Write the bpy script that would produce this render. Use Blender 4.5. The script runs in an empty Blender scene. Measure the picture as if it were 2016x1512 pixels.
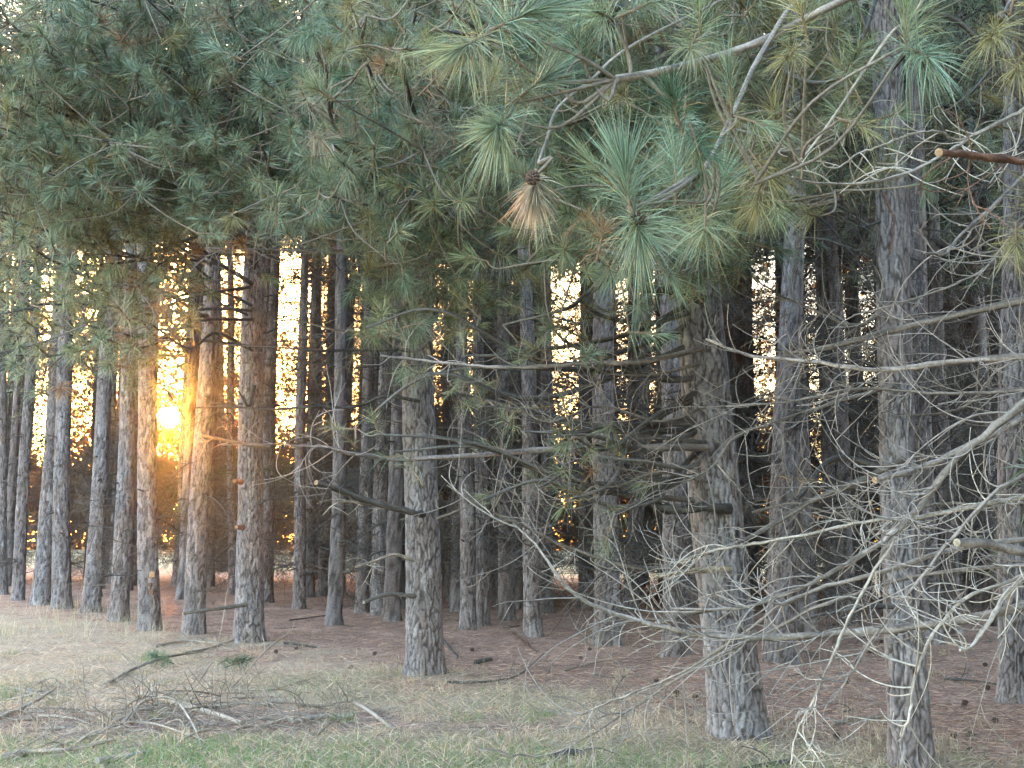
import bpy, math, random
import numpy as np
from mathutils import Vector, Matrix

# ------------------------------------------------------------------ camera, sky, sun
random.seed(7)
RNG = np.random.default_rng(11)
SC = bpy.context.scene
COL = SC.collection
F = 2300.0                      # focal length in photograph pixels (2016 wide)
PITCH = math.atan(294.0 / F)
CAMZ = 1.6
cam = bpy.data.cameras.new("camera")
cam.sensor_width = 36.0
cam.lens = F / 2016.0 * 36.0
cam.clip_start = 0.05
cam.clip_end = 3000.0
co = bpy.data.objects.new("camera", cam)
COL.objects.link(co)
co.location = (0, 0, CAMZ)
co.rotation_euler = (math.pi / 2 + PITCH, 0, 0)
SC.camera = co

FWD = np.array([0, math.cos(PITCH), math.sin(PITCH)])
UPV = np.array([0, -math.sin(PITCH), math.cos(PITCH)])
RGT = np.array([1.0, 0, 0])
CAM = np.array([0, 0, CAMZ])


def ray(px, py):
    return FWD + RGT * ((px - 1008) / F) + UPV * ((756 - py) / F)


def at(px, py, Y):
    d = ray(px, py)
    return CAM + d * (Y / d[1])


def ground(px, py, z=0.0):
    d = ray(px, py)
    return CAM + d * ((z - CAMZ) / d[2])


SUN = ray(328, 822)
SUN = SUN / np.linalg.norm(SUN)
SUN_EL = math.asin(SUN[2])
SUN_AZ = math.atan2(SUN[0], SUN[1])          # clockwise from +Y

W = bpy.data.worlds.new("World")
SC.world = W
W.use_nodes = True
nt = W.node_tree
nt.nodes.clear()
sky = nt.nodes.new("ShaderNodeTexSky")
sky.sky_type = 'NISHITA'
sky.sun_disc = False
sky.sun_elevation = SUN_EL
sky.sun_rotation = SUN_AZ
sky.air_density = 1.0
sky.dust_density = 1.8
sky.ozone_density = 1.5
bg = nt.nodes.new("ShaderNodeBackground")
bg.inputs["Strength"].default_value = 0.15
out = nt.nodes.new("ShaderNodeOutputWorld")
# the sun's own disc and the warm aureole round it, as part of the sky
geo = nt.nodes.new("ShaderNodeTexCoord")
dot = nt.nodes.new("ShaderNodeVectorMath"); dot.operation = 'DOT_PRODUCT'
dot.inputs[1].default_value = tuple(SUN)
nrm = nt.nodes.new("ShaderNodeVectorMath"); nrm.operation = 'NORMALIZE'
nt.links.new(geo.outputs["Generated"], nrm.inputs[0])
nt.links.new(nrm.outputs[0], dot.inputs[0])
acos = nt.nodes.new("ShaderNodeMath"); acos.operation = 'ARCCOSINE'
nt.links.new(dot.outputs["Value"], acos.inputs[0])
ramp = nt.nodes.new("ShaderNodeValToRGB")
mp = nt.nodes.new("ShaderNodeMapRange")
mp.inputs["From Min"].default_value = 0.0
mp.inputs["From Max"].default_value = math.radians(8.0)
nt.links.new(acos.outputs[0], mp.inputs["Value"])
nt.links.new(mp.outputs[0], ramp.inputs[0])
cr = ramp.color_ramp
cr.interpolation = 'LINEAR'
cr.elements[0].position = 0.0; cr.elements[0].color = (1, 1, 1, 1)
cr.elements[1].position = 1.0; cr.elements[1].color = (0, 0, 0, 1)
for p, c in ((0.095, (1.0, 0.80, 0.45, 1)), (0.115, (0.10, 0.036, 0.005, 1)), (0.22, (0.045, 0.013, 0.0015, 1)),
             (0.45, (0.012, 0.0045, 0.0008, 1))):
    e = cr.elements.new(p); e.color = c
mul = nt.nodes.new("ShaderNodeVectorMath"); mul.operation = 'SCALE'
mul.inputs["Scale"].default_value = 60.0
nt.links.new(ramp.outputs[0], mul.inputs[0])
add = nt.nodes.new("ShaderNodeVectorMath"); add.operation = 'ADD'
wr = nt.nodes.new("ShaderNodeValToRGB")
wm_ = nt.nodes.new("ShaderNodeMapRange")
wm_.inputs["From Max"].default_value = math.radians(40.0)
nt.links.new(acos.outputs[0], wm_.inputs["Value"])
nt.links.new(wm_.outputs[0], wr.inputs[0])
wr.color_ramp.elements[0].position = 0.08; wr.color_ramp.elements[0].color = (0.95, 0.56, 0.34, 1)
wr.color_ramp.elements[1].position = 1.0; wr.color_ramp.elements[1].color = (1, 1, 1, 1)
e_ = wr.color_ramp.elements.new(0.45); e_.color = (1.0, 0.82, 0.62, 1)
tint_ = nt.nodes.new("ShaderNodeVectorMath"); tint_.operation = 'MULTIPLY'
nt.links.new(sky.outputs[0], tint_.inputs[0]); nt.links.new(wr.outputs[0], tint_.inputs[1])
nt.links.new(tint_.outputs[0], add.inputs[0])
nt.links.new(mul.outputs[0], add.inputs[1])
nt.links.new(add.outputs[0], bg.inputs[0])
nt.links.new(bg.outputs[0], out.inputs[0])

sl = bpy.data.lights.new("sun", 'SUN')
sl.energy = 3.0
sl.angle = math.radians(0.5)
sl.color = (1.0, 0.31, 0.035)
so = bpy.data.objects.new("sun", sl)
COL.objects.link(so)
so.rotation_euler = Vector(tuple(SUN)).to_track_quat('Z', 'Y').to_euler()

SC.view_settings.view_transform = 'Standard'
SC.view_settings.look = 'None'
SC.view_settings.gamma = 1.0
SC.view_settings.use_curve_mapping = False
SC.view_settings.exposure = 4.7
SC.cycles.max_bounces = 6
SC.cycles.diffuse_bounces = 4
SC.cycles.transparent_max_bounces = 4
SC.cycles.sample_clamp_indirect = 6.0

# ------------------------------------------------------------------ numpy mesh tools


def hash2(i, j, seed):
    h = (i.astype(np.int64) * 374761393 + j.astype(np.int64) * 668265263 + seed * 1442695041) & 0x7fffffff
    h = ((h ^ (h >> 13)) * 1274126177) & 0x7fffffff
    h = h ^ (h >> 16)
    return (h & 0xffff) / 65535.0


def vnoise(x, y, seed=0):
    xi = np.floor(x); yi = np.floor(y)
    fx = x - xi; fy = y - yi
    fx = fx * fx * (3 - 2 * fx); fy = fy * fy * (3 - 2 * fy)
    a = hash2(xi, yi, seed); b = hash2(xi + 1, yi, seed)
    c = hash2(xi, yi + 1, seed); d = hash2(xi + 1, yi + 1, seed)
    return (a * (1 - fx) + b * fx) * (1 - fy) + (c * (1 - fx) + d * fx) * fy


def fbm(x, y, seed=0, o=4):
    s = 0; a = 0.5
    for k in range(o):
        s = s + a * vnoise(x * 2 ** k, y * 2 ** k, seed + k * 17)
        a *= 0.5
    return s


def norm(v):
    v = np.asarray(v, float)
    return v / max(np.linalg.norm(v), 1e-9)


def norms(v):
    return v / np.maximum(np.linalg.norm(v, axis=-1, keepdims=True), 1e-9)


def sstep(a, b, x):
    t = np.clip((x - a) / (b - a), 0, 1)
    return t * t * (3 - 2 * t)


class MB:
    """collects pieces and links them as ONE mesh object"""

    def __init__(s):
        s.v = []; s.q = []; s.t = []; s.c = []; s.qm = []; s.tm = []; s.n = 0

    def add(s, v, q=None, t=None, c=None, m=0):
        v = np.asarray(v, float).reshape(-1, 3)
        if q is not None and len(q):
            q = np.asarray(q, np.int64) + s.n
            s.q.append(q); s.qm.append(np.full(len(q), m))
        if t is not None and len(t):
            t = np.asarray(t, np.int64) + s.n
            s.t.append(t); s.tm.append(np.full(len(t), m))
        if c is None:
            c = np.ones((len(v), 3)) * 0.5
        c = np.asarray(c, float)
        if c.ndim == 1:
            c = np.tile(c, (len(v), 1))
        s.c.append(c); s.v.append(v); s.n += len(v)

    def mesh(s, name, mats, smooth=True):
        v = np.concatenate(s.v); c = np.concatenate(s.c)
        q = np.concatenate(s.q) if s.q else np.zeros((0, 4), np.int64)
        t = np.concatenate(s.t) if s.t else np.zeros((0, 3), np.int64)
        qm = np.concatenate(s.qm) if s.qm else np.zeros(0)
        tm = np.concatenate(s.tm) if s.tm else np.zeros(0)
        me = bpy.data.meshes.new(name)
        me.vertices.add(len(v)); me.vertices.foreach_set("co", v.astype(np.float32).ravel())
        nl = q.size + t.size
        me.loops.add(nl)
        me.loops.foreach_set("vertex_index", np.concatenate([q.ravel(), t.ravel()]).astype(np.int32))
        npoly = len(q) + len(t)
        me.polygons.add(npoly)
        starts = np.concatenate([np.arange(len(q)) * 4, q.size + np.arange(len(t)) * 3]).astype(np.int32)
        me.polygons.foreach_set("loop_start", starts)
        me.polygons.foreach_set("material_index", np.concatenate([qm, tm]).astype(np.int32))
        me.polygons.foreach_set("use_smooth", np.full(npoly, smooth))
        me.update(calc_edges=True)
        a = me.color_attributes.new("Col", 'FLOAT_COLOR', 'POINT')
        a.data.foreach_set("color", np.concatenate([c, np.ones((len(c), 1))], 1).astype(np.float32).ravel())
        for m in (mats if isinstance(mats, (list, tuple)) else [mats]):
            me.materials.append(m)
        return me

    def build(s, name, mats, parent=None, smooth=True):
        return link(name, s.mesh(name, mats, smooth), parent)


def link(name, data, parent=None):
    o = bpy.data.objects.new(name, data)
    COL.objects.link(o)
    if parent is not None:
        o.parent = parent
    return o


def tag(o, label=None, cat=None, group=None, kind=None):
    for k, x in (("label", label), ("category", cat), ("group", group), ("kind", kind)):
        if x:
            o[k] = x
    return o


def smooth_path(pts, n):
    """Catmull-Rom through pts, n samples per span"""
    P = np.asarray(pts, float)
    if len(P) < 3:
        return np.array([P[0] + (P[-1] - P[0]) * k / n for k in range(n + 1)])
    P = np.concatenate([[2 * P[0] - P[1]], P, [2 * P[-1] - P[-2]]])
    res = []
    for i in range(1, len(P) - 2):
        p0, p1, p2, p3 = P[i - 1:i + 3]
        for k in range(n):
            t = k / n
            res.append(0.5 * ((2 * p1) + (-p0 + p2) * t + (2 * p0 - 5 * p1 + 4 * p2 - p3) * t * t + (-p0 + 3 * p1 - 3 * p2 + p3) * t ** 3))
    res.append(P[-2])
    return np.array(res)


def tube(mb, P, R, c, sides=6, m=0, cap=None, rough=0.0):
    P = np.asarray(P, float); n = len(P)
    R = np.asarray(R, float)
    T = np.gradient(P, axis=0); T = norms(T)
    ref = np.array([0, 0, 1.0]) if abs(T[0][2]) < 0.9 else np.array([1.0, 0, 0])
    A = norms(np.cross(T, ref)); B = np.cross(T, A)
    th = np.arange(sides) / sides * 2 * math.pi
    rr = R[:, None] * np.ones((n, sides))
    if rough > 0:
        rr = rr * (1 + rough * (RNG.random((n, sides)) - 0.5) * 2)
    V = P[:, None] + rr[:, :, None] * (A[:, None] * np.cos(th)[None, :, None] + B[:, None] * np.sin(th)[None, :, None])
    i = np.arange(n - 1)[:, None] * sides; j = np.arange(sides)[None]; j2 = (j + 1) % sides
    q = np.stack([i + j, i + j2, i + sides + j2, i + sides + j], -1).reshape(-1, 4)
    c = np.asarray(c, float)
    if c.ndim == 1:
        c = np.tile(c, (n, 1))
    cc = np.repeat(c, sides, 0)
    if n > 14 and R[0] > 0.006:
        so_ = RNG.integers(1000)
        ii, jj = np.meshgrid(np.arange(n), np.arange(sides), indexing='ij')
        pt = vnoise(ii.ravel() * 0.45, jj.ravel() * 1.1, so_)[:, None]
        cc = cc * (0.62 + 0.75 * sstep(.3, .7, pt)) * np.array([1.0, 0.97, 0.95])
    cc = cc * (1 + 0.25 * (RNG.random((len(cc), 1)) - 0.5) * 2)
    mb.add(V.reshape(-1, 3), q=q, c=cc, m=m)
    # ends
    for e, k in ((0, 0), (n - 1, 1)):
        ctr = P[e]
        ring = V[e]
        col = c[e] if (cap is None or k == 0) else np.asarray(cap)
        vs = np.concatenate([ring, [ctr + (T[e] if k else -T[e]) * R[e] * 0.25]])
        t = [(a, (a + 1) % sides, sides) for a in range(sides)]
        mb.add(vs, t=t, c=col, m=m)


def needles(mb, base, d, L, w, droop, c, m=0):
    """thin curved needle strips; base,d (N,3); L,w,droop (N,); c (N,3)"""
    N = len(base)
    side = norms(np.cross(d, RNG.normal(size=(N, 3))))
    L = np.broadcast_to(L, (N,)); w = np.broadcast_to(w, (N,)); droop = np.broadcast_to(droop, (N,))
    g = np.array([0, 0, -1.0])
    mid = base + d * (L * 0.5)[:, None] + g * (droop * L * 0.22)[:, None]
    tip = base + d * (L * (1 - 0.12 * droop))[:, None] + g * (droop * L * 0.8)[:, None]
    s = side * (w * 0.5)[:, None]
    V = np.stack([base - s, base + s, mid + s, mid - s, tip], 1)
    b = (np.arange(N) * 5)[:, None]
    q = b + np.array([[0, 1, 2, 3]]); t = b + np.array([[3, 2, 4]])
    mb.add(V.reshape(-1, 3), q=q, t=t, c=np.repeat(c, 5, 0), m=m)


# ------------------------------------------------------------------ materials


def material(name, base=None, rough=0.8, attr=True, noise=0.0, nscale=40.0, bump=0.0, bscale=60.0, trans=0.0, spec=0.3):
    m = bpy.data.materials.new(name)
    m.use_nodes = True
    t = m.node_tree; nd = t.nodes; lk = t.links
    b = nd["Principled BSDF"]
    b.inputs["Roughness"].default_value = rough
    b.inputs["Specular IOR Level"].default_value = spec
    colout = None
    if attr:
        a = nd.new("ShaderNodeVertexColor"); a.layer_name = "Col"
        colout = a.outputs[0]
    else:
        r = nd.new("ShaderNodeRGB"); r.outputs[0].default_value = (*base, 1); colout = r.outputs[0]
    tc = nd.new("ShaderNodeTexCoord")
    if noise > 0:
        n = nd.new("ShaderNodeTexNoise"); n.inputs["Scale"].default_value = nscale; n.inputs["Detail"].default_value = 5
        lk.new(tc.outputs["Object"], n.inputs["Vector"])
        mr = nd.new("ShaderNodeMapRange"); mr.inputs["From Min"].default_value = 0.3; mr.inputs["From Max"].default_value = 0.7
        mr.inputs["To Min"].default_value = 1 - noise; mr.inputs["To Max"].default_value = 1 + noise
        lk.new(n.outputs[0], mr.inputs["Value"])
        vm = nd.new("ShaderNodeVectorMath"); vm.operation = 'SCALE'
        lk.new(colout, vm.inputs[0]); lk.new(mr.outputs[0], vm.inputs["Scale"])
        colout = vm.outputs[0]
    lk.new(colout, b.inputs["Base Color"])
    if bump > 0:
        n2 = nd.new("ShaderNodeTexNoise"); n2.inputs["Scale"].default_value = bscale; n2.inputs["Detail"].default_value = 6
        n2.inputs["Roughness"].default_value = 0.65
        mpn = nd.new("ShaderNodeMapping"); mpn.inputs["Scale"].default_value = (1, 1, 0.45)
        lk.new(tc.outputs["Object"], mpn.inputs["Vector"]); lk.new(mpn.outputs[0], n2.inputs["Vector"])
        bp = nd.new("ShaderNodeBump"); bp.inputs["Strength"].default_value = bump; bp.inputs["Distance"].default_value = 0.01
        lk.new(n2.outputs[0], bp.inputs["Height"]); lk.new(bp.outputs[0], b.inputs["Normal"])
    if trans > 0:
        tr = nd.new("ShaderNodeBsdfTranslucent"); lk.new(colout, tr.inputs["Color"])
        mx = nd.new("ShaderNodeMixShader"); mx.inputs[0].default_value = trans
        lk.new(b.outputs[0], mx.inputs[1]); lk.new(tr.outputs[0], mx.inputs[2])
        lk.new(mx.outputs[0], nd["Material Output"].inputs[0])
    return m


M_BARK = material("pine_bark", rough=0.9, noise=0.28, nscale=35, bump=0.9, bscale=55, spec=0.15)
M_DEAD = material("dead_wood", rough=0.85, noise=0.3, nscale=60, bump=0.5, bscale=90, spec=0.2)
M_NEEDLE = material("pine_needles", rough=0.42, trans=0.28, spec=0.5)
M_CONE = material("cone_scales", rough=0.7, noise=0.2, nscale=80, spec=0.3)
M_GRASS = material("grass_blades", rough=0.6, trans=0.3, spec=0.3)
M_LEAF = material("far_leaves", rough=0.6, trans=0.7, spec=0.2)
M_LITTER = material("needle_litter", rough=0.75, spec=0.25)

# ------------------------------------------------------------------ ground sheet


def wood_s(x, y):
    """positive inside the wood, negative on the grass in front of it (metres)"""
    return (y + 1.19 * x - 12.2) / 1.55


def far_s(x, y):
    return (y + 0.55 * x - 43.5) / 1.14


def gz(x, y):
    near = np.exp(-((y - 12) / 22.0) ** 2)
    return (0.05 * (fbm(x * 2.6 + 60, y * 2.6 + 60, 13, 2) - 0.4) + 0.10 * (fbm(x * 0.35 + 50, y * 0.35 + 50, 3, 3) - 0.45) + 0.05 * (fbm(x * 1.7 + 50, y * 1.7 + 50, 9, 3) - 0.45)) * (0.4 + 0.6 * near)


def axis_coords(lo, hi, c0, fine, span):
    a = list(np.arange(c0 - span, c0 + span + 1e-6, fine))
    st = fine
    while a[-1] < hi:
        st *= 1.25; a.append(a[-1] + st)
    st = fine
    while a[0] > lo:
        st *= 1.25; a.insert(0, a[0] - st)
    return np.array(a)


gx = axis_coords(-210, 210, 0, 0.10, 11)
gy = axis_coords(-120, 230, 16, 0.10, 9)
X, Y = np.meshgrid(gx, gy)
Z = gz(X, Y)
Z = np.where((np.abs(X) > 60) | (np.abs(Y) > 80), 0.0, Z)
nx_, ny_ = len(gx), len(gy)
i = np.arange(ny_ - 1)[:, None] * nx_; j = np.arange(nx_ - 1)[None]
gq = np.stack([i + j, i + j + 1, i + nx_ + j + 1, i + nx_ + j], -1).reshape(-1, 4)
xf, yf = X.ravel(), Y.ravel()
nz = fbm(xf * 0.8 + 70, yf * 0.8 + 70, 21, 4)
nz2 = fbm(xf * 0.45 + 90, yf * 0.45 + 30, 31, 3)
nz3 = fbm(xf * 3.1 + 90, yf * 3.1 + 30, 41, 3)


def woodmask(x, y):
    n = fbm(x * 0.8 + 70, y * 0.8 + 70, 21, 4)
    return sstep(-0.9, 1.0, wood_s(x, y) + (n - 0.47) * 4.0)


def greenmask(x, y):
    n2 = fbm(x * 0.45 + 90, y * 0.45 + 30, 31, 3)
    # greener towards the mown strip in front
    near = sstep(10.2, 8.0, y) * sstep(3.0, 0.5, x) + 0.8 * sstep(4.0, 6.0, -x) * sstep(14.5, 12.2, y) * sstep(10.6, 11.5, y)
    return np.clip(sstep(0.45, 0.62, n2) * 0.22 + near * (0.6 + 1.3 * sstep(0.38, 0.6, n2)), 0, 1)


def soilmask(x, y):
    n = fbm(x * 1.3 + 20, y * 1.3 + 40, 77, 3)
    r = ((x + 3.2) / 3.2) ** 2 + ((y - 10.2) / 0.8) ** 2
    return sstep(1.3, 0.3, r + (n - 0.45) * 2.5)


wm = woodmask(xf, yf)[:, None]
gm = greenmask(xf, yf)[:, None]
sm = soilmask(xf, yf)[:, None]
fm = sstep(-1.5, 2.0, far_s(xf, yf))[:, None]
v3 = (0.75 + 0.5 * nz3)[:, None]
thatch = np.array([0.40, 0.285, 0.205]) * v3
green = np.array([0.17, 0.19, 0.085]) * v3
litter = np.array([0.38, 0.225, 0.17]) * v3 * (0.62 + 0.8 * fbm(xf * 1.1 + 11, yf * 1.1 + 17, 91, 3))[:, None]
soil = np.array([0.28, 0.205, 0.165]) * v3
field = np.array([0.42, 0.33, 0.20]) * v3
gc = thatch * (1 - gm) + green * gm
gc = gc * (1 - sm) + soil * sm
gc = gc * (1 - wm) + litter * wm
gc = gc * (1 - fm) + field * fm
M_GROUND = material("ground_litter_and_grass", rough=0.95, noise=0.35, nscale=22, bump=1.0, bscale=30, spec=0.1)
mb = MB()
mb.add(np.stack([xf, yf, Z.ravel()], 1), q=gq, c=gc)
tag(mb.build("ground", M_GROUND), kind="structure", label="forest floor of rust needles and pale dry grass", cat="ground")


def gh(x, y):
    return float(gz(np.array([float(x)]), np.array([float(y)]))[0])


# ------------------------------------------------------------------ branches, tufts
GREY = np.array([0.185, 0.145, 0.125])
PALE = np.array([0.32, 0.255, 0.21])
DARK = np.array([0.075, 0.062, 0.056])
RED = np.array([0.17, 0.085, 0.06])
CUT = np.array([0.40, 0.24, 0.14])
PALECUT = np.array([0.30, 0.23, 0.165])


def grow(p, d, L, n, curl, droop, wob=0.12):
    """a curving twig: start p, direction d, length L"""
    P = [np.array(p, float)]
    d = norm(d)
    c = np.cross(d, RNG.normal(size=3)); c = norm(c) * curl
    st = L / n
    for k in range(n):
        d = norm(d + c * (st / max(L, .05)) + np.array([0, 0, -droop]) * (st / max(L, .05)) + RNG.normal(size=3) * wob * 0.5)
        P.append(P[-1] + d * st)
    return np.array(P)


def twiggy(mb, P, R, c, count, tl, lo=0.15, hi=1.0, rt=0.004, sides=4, sub=0.6, curl=2.5, bias=None, m=0):
    n = len(P)
    T = norms(np.gradient(P, axis=0))
    for k in range(count):
        f = RNG.uniform(lo, hi); i = min(n - 1, int(f * (n - 1)))
        t = T[i]
        perp = norm(np.cross(t, RNG.normal(size=3)))
        d = t * RNG.uniform(0.25, 0.9) + perp
        if bias is not None:
            d = d + bias
        L = tl * RNG.uniform(0.4, 1.25)
        r = min(rt * RNG.uniform(0.7, 1.3), R[i] * 0.8)
        Q = grow(P[i], d, L, 11, RNG.uniform(0.3, curl), RNG.uniform(-1.2, 0.8), 0.09)
        cc = np.asarray(c) * RNG.uniform(0.75, 1.3)
        tube(mb, Q, np.linspace(r, r * 0.45, len(Q)), cc, sides, m=m)
        if RNG.random() < sub:
            for _ in range(RNG.integers(1, 4)):
                ii = RNG.integers(2, 10)
                d2 = norm(Q[ii + 1] - Q[ii]) * 0.8 + norm(RNG.normal(size=3)) * 0.8
                Q2 = grow(Q[ii], d2, L * RNG.uniform(0.3, 0.65), 6, RNG.uniform(0.3, curl), RNG.uniform(-0.9, 0.6))
                tube(mb, Q2, np.linspace(r * 0.7, r * 0.35, len(Q2)), cc, sides, m=m)


GREENS = [np.array(c) * 1.3 for c in ((0.142, 0.166, 0.105), (0.152, 0.168, 0.092), (0.125, 0.158, 0.105), (0.168, 0.172, 0.096), (0.138, 0.152, 0.095))]
YELLOWG = np.array([0.30, 0.25, 0.11])
TAN = np.array([0.34, 0.265, 0.18])
RUST = np.array([0.32, 0.17, 0.085])
DKGREEN = np.array([0.06, 0.10, 0.055])


def tuft(mb, p, ax, n=80, L=0.2, w=0.002, c=None, shoot=0.16, droop=0.35, spread=1.0, m=0, wood=1, bud=True):
    """a shoot with needles all round its length; the older ones at the back hang"""
    ax = norm(ax)
    if c is None:
        c = GREENS[RNG.integers(len(GREENS))]
    a = norm(np.cross(ax, RNG.normal(size=3))); b = np.cross(ax, a)
    t = RNG.random(n) ** 0.7
    th = RNG.random(n) * 2 * math.pi
    ph = RNG.random() * 6.28
    th = th + RNG.uniform(.3, .95) * np.sin(th * RNG.integers(1, 4) + ph) + 0.25 * np.sin(th * 7 + ph)
    ang = np.radians(np.clip(88 - 62 * t + RNG.normal(size=n) * 17 + RNG.normal() * 8, 4, 125)) * spread * (1 + .22 * np.sin(th + ph))
    base = p + ax * (t * shoot)[:, None]
    d = ax * np.cos(ang)[:, None] + (a * np.cos(th)[:, None] + b * np.sin(th)[:, None]) * np.sin(ang)[:, None]
    d = norms(d + RNG.normal(size=(n, 3)) * 0.09)
    LL = L * RNG.uniform(0.6, 1.12, n) * (1 + .18 * np.sin(th * 2 + ph))
    dr = droop * (1.2 - 0.8 * t) * RNG.uniform(0.4, 1.5, n)
    base_c = np.asarray(c)
    if w < .0025:
        base_c = base_c * 1.12
    old = np.where(RNG.random(n) < 0.10 * (1.3 - t), 1.0, 0.0)[:, None]
    cc = base_c * RNG.uniform(0.45, 1.65, n)[:, None]
    cc = cc * (1 - old * 0.6) + old * 0.6 * np.array([0.28, 0.21, 0.11])
    needles(mb, base, d, LL, w * RNG.uniform(0.8, 1.25, n), dr, cc, m=m)
    if bud:
        tube(mb, np.array([p - ax * 0.02, p + ax * shoot * 0.5, p + ax * shoot]), np.array([0.006, 0.006, 0.003]) * max(1, w / 0.002) ** 0.5, np.array([0.2, 0.13, 0.085]), 5, m=wood)


def cone(mb, p, ax, s=0.03):
    """open pine cone: spiral of thick scales"""
    ax = norm(ax); a = norm(np.cross(ax, [0.3, 0.5, 0.8])); b = np.cross(ax, a)
    V = []; T = []
    for k in range(46):
        f = k / 45
        th = k * 2.39996
        r = s * (0.35 + 0.75 * math.sin(math.pi * (0.18 + 0.75 * f)))
        o = p + ax * (f * s * 2.2)
        rad = a * math.cos(th) + b * math.sin(th); tan = np.cross(ax, rad)
        b0 = o + rad * r * 0.2; tip = o + rad * r + ax * s * 0.25
        n0 = len(V)
        V += [b0, tip + tan * s * 0.28, tip - tan * s * 0.28, tip + ax * s * 0.16 + rad * s * 0.1, b0 + ax * s * .2]
        T += [(n0, n0 + 1, n0 + 2), (n0 + 1, n0 + 3, n0 + 2), (n0 + 4, n0 + 3, n0 + 1), (n0 + 4, n0 + 2, n0 + 3), (n0, n0 + 4, n0 + 1), (n0, n0 + 2, n0 + 4)]
    mb.add(np.array(V), t=T, c=np.array([0.11, 0.065, 0.05]))


# ------------------------------------------------------------------ trees
TREES = {}


class Tree:
    pass


def trunk_mesh(r0, H, lean, sides, step, hvis, seed, plate=0.06, amp=1.0, tint=None):
    """bark in long plates between furrows; lean = (dx,dy) per metre"""
    hs = list(np.arange(-0.12, hvis, step))
    st = step
    while hs[-1] < H:
        st *= 1.15; hs.append(min(H, hs[-1] + st))
    hs = np.array(hs); n = len(hs)
    th = np.arange(sides) / sides * 2 * math.pi
    rad = r0 * np.clip(1 - np.maximum(hs, 0) / (H * 1.03), 0.02, 1) ** 0.75
    rad = rad * (1 + 0.20 * np.exp(-np.maximum(hs, -0.12) / 0.20))
    TH, HH = np.meshgrid(th, hs)
    RR = np.repeat(rad[:, None], sides, 1)
    # slow bumps
    RR = RR * (1 + 0.05 * (vnoise(np.cos(TH) * 1.3 + 9, HH * 1.1 + np.sin(TH) * 1.3 + 9, seed) - 0.5) * 2)
    RR = RR * (1 + 0.07 * np.exp(-np.maximum(HH, 0) / 0.14) * np.cos(TH * 4 + seed))
    nc = max(6, int(round(2 * math.pi * r0 / plate)))
    u = TH / (2 * math.pi) * nc
    u = u + 1.0 * (vnoise(np.cos(TH) * 2.2 + 31, HH * 3.2 + np.sin(TH) * 2.2 + 5, seed + 3) - 0.5) + 0.8 * (vnoise(u * 1.3, HH * 16, seed + 13) - 0.5)
    v = HH / (plate * 4.6) + 1.3 * vnoise(np.cos(TH) * 3 + 11, HH * 4 + np.sin(TH) * 3, seed + 8)
    ui = np.floor(u); vi = np.floor(v)
    F1 = np.full(u.shape, 9.0); F2 = np.full(u.shape, 9.0); ID = np.zeros(u.shape)
    for a in (-1, 0, 1):
        for b in (-1, 0, 1):
            ci = ui + a; cj = vi + b
            cm = np.mod(ci, nc)
            dx = ci + hash2(cm, cj, seed) - u; dy = cj + hash2(cm, cj, seed + 99) - v
            d = np.sqrt(dx * dx + dy * dy)
            hid = hash2(cm, cj, seed + 55)
            nearer = d < F1
            F2 = np.where(nearer, F1, np.minimum(F2, d))
            ID = np.where(nearer, hid, ID)
            F1 = np.where(nearer, d, F1)
    fur = sstep(0.02, 0.34, F2 - F1 + 0.30 * (vnoise(u * 1.7 + 3, HH * 9, seed + 23) - 0.35))
    up = np.clip(1.15 - HH / 9.0, 0.35, 1)
    RR = RR + amp * up * (0.018 * (fur - 1) + 0.010 * (ID - 0.5) * fur)
    cx = lean[0] * HH + 0.02 * np.sin(HH * 0.9 + seed); cy = lean[1] * HH
    V = np.stack([cx + RR * np.cos(TH), cy + RR * np.sin(TH), HH], -1)
    i = np.arange(n - 1)[:, None] * sides; j = np.arange(sides)[None]; j2 = (j + 1) % sides
    q = np.stack([i + j, i + j2, i + sides + j2, i + sides + j], -1).reshape(-1, 4)
    g = np.array([0.215, 0.178, 0.178]); pk = np.array([0.225, 0.155, 0.135]); pl = np.array([0.40, 0.345, 0.34]); dk = np.array([0.055, 0.038, 0.034])
    k1 = sstep(0.35, 0.7, vnoise(np.cos(TH) * 1.5 + 3, HH * 1.3 + np.sin(TH), seed + 4))[..., None]
    k2 = sstep(0.6, 0.9, ID * 0.6 + 0.5 * vnoise(np.cos(TH) * 2 + 7, HH * 2 + np.sin(TH), seed + 6))[..., None]
    c = g * (1 - 0.5 * k1) + pk * 0.5 * k1
    c = c * (1 - 0.36 * k2) + pl * 0.36 * k2
    c = c * (0.86 + 0.28 * ID[..., None])
    if tint is not None:
        c = c * np.asarray(tint)
    f3 = fur[..., None] * 0.85 + 0.15
    c = dk * (1 - f3) + c * f3
    mb = MB()
    mb.add(V.reshape(-1, 3), q=q, c=c.reshape(-1, 3))
    return mb.mesh("trunk", M_BARK)


def radius_at(t, h):
    return t.r0 * max(0.02, 1 - h / (t.H * 1.03)) ** 0.75


def axis_at(t, h):
    return np.array([t.lean[0] * h, t.lean[1] * h, h])


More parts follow.
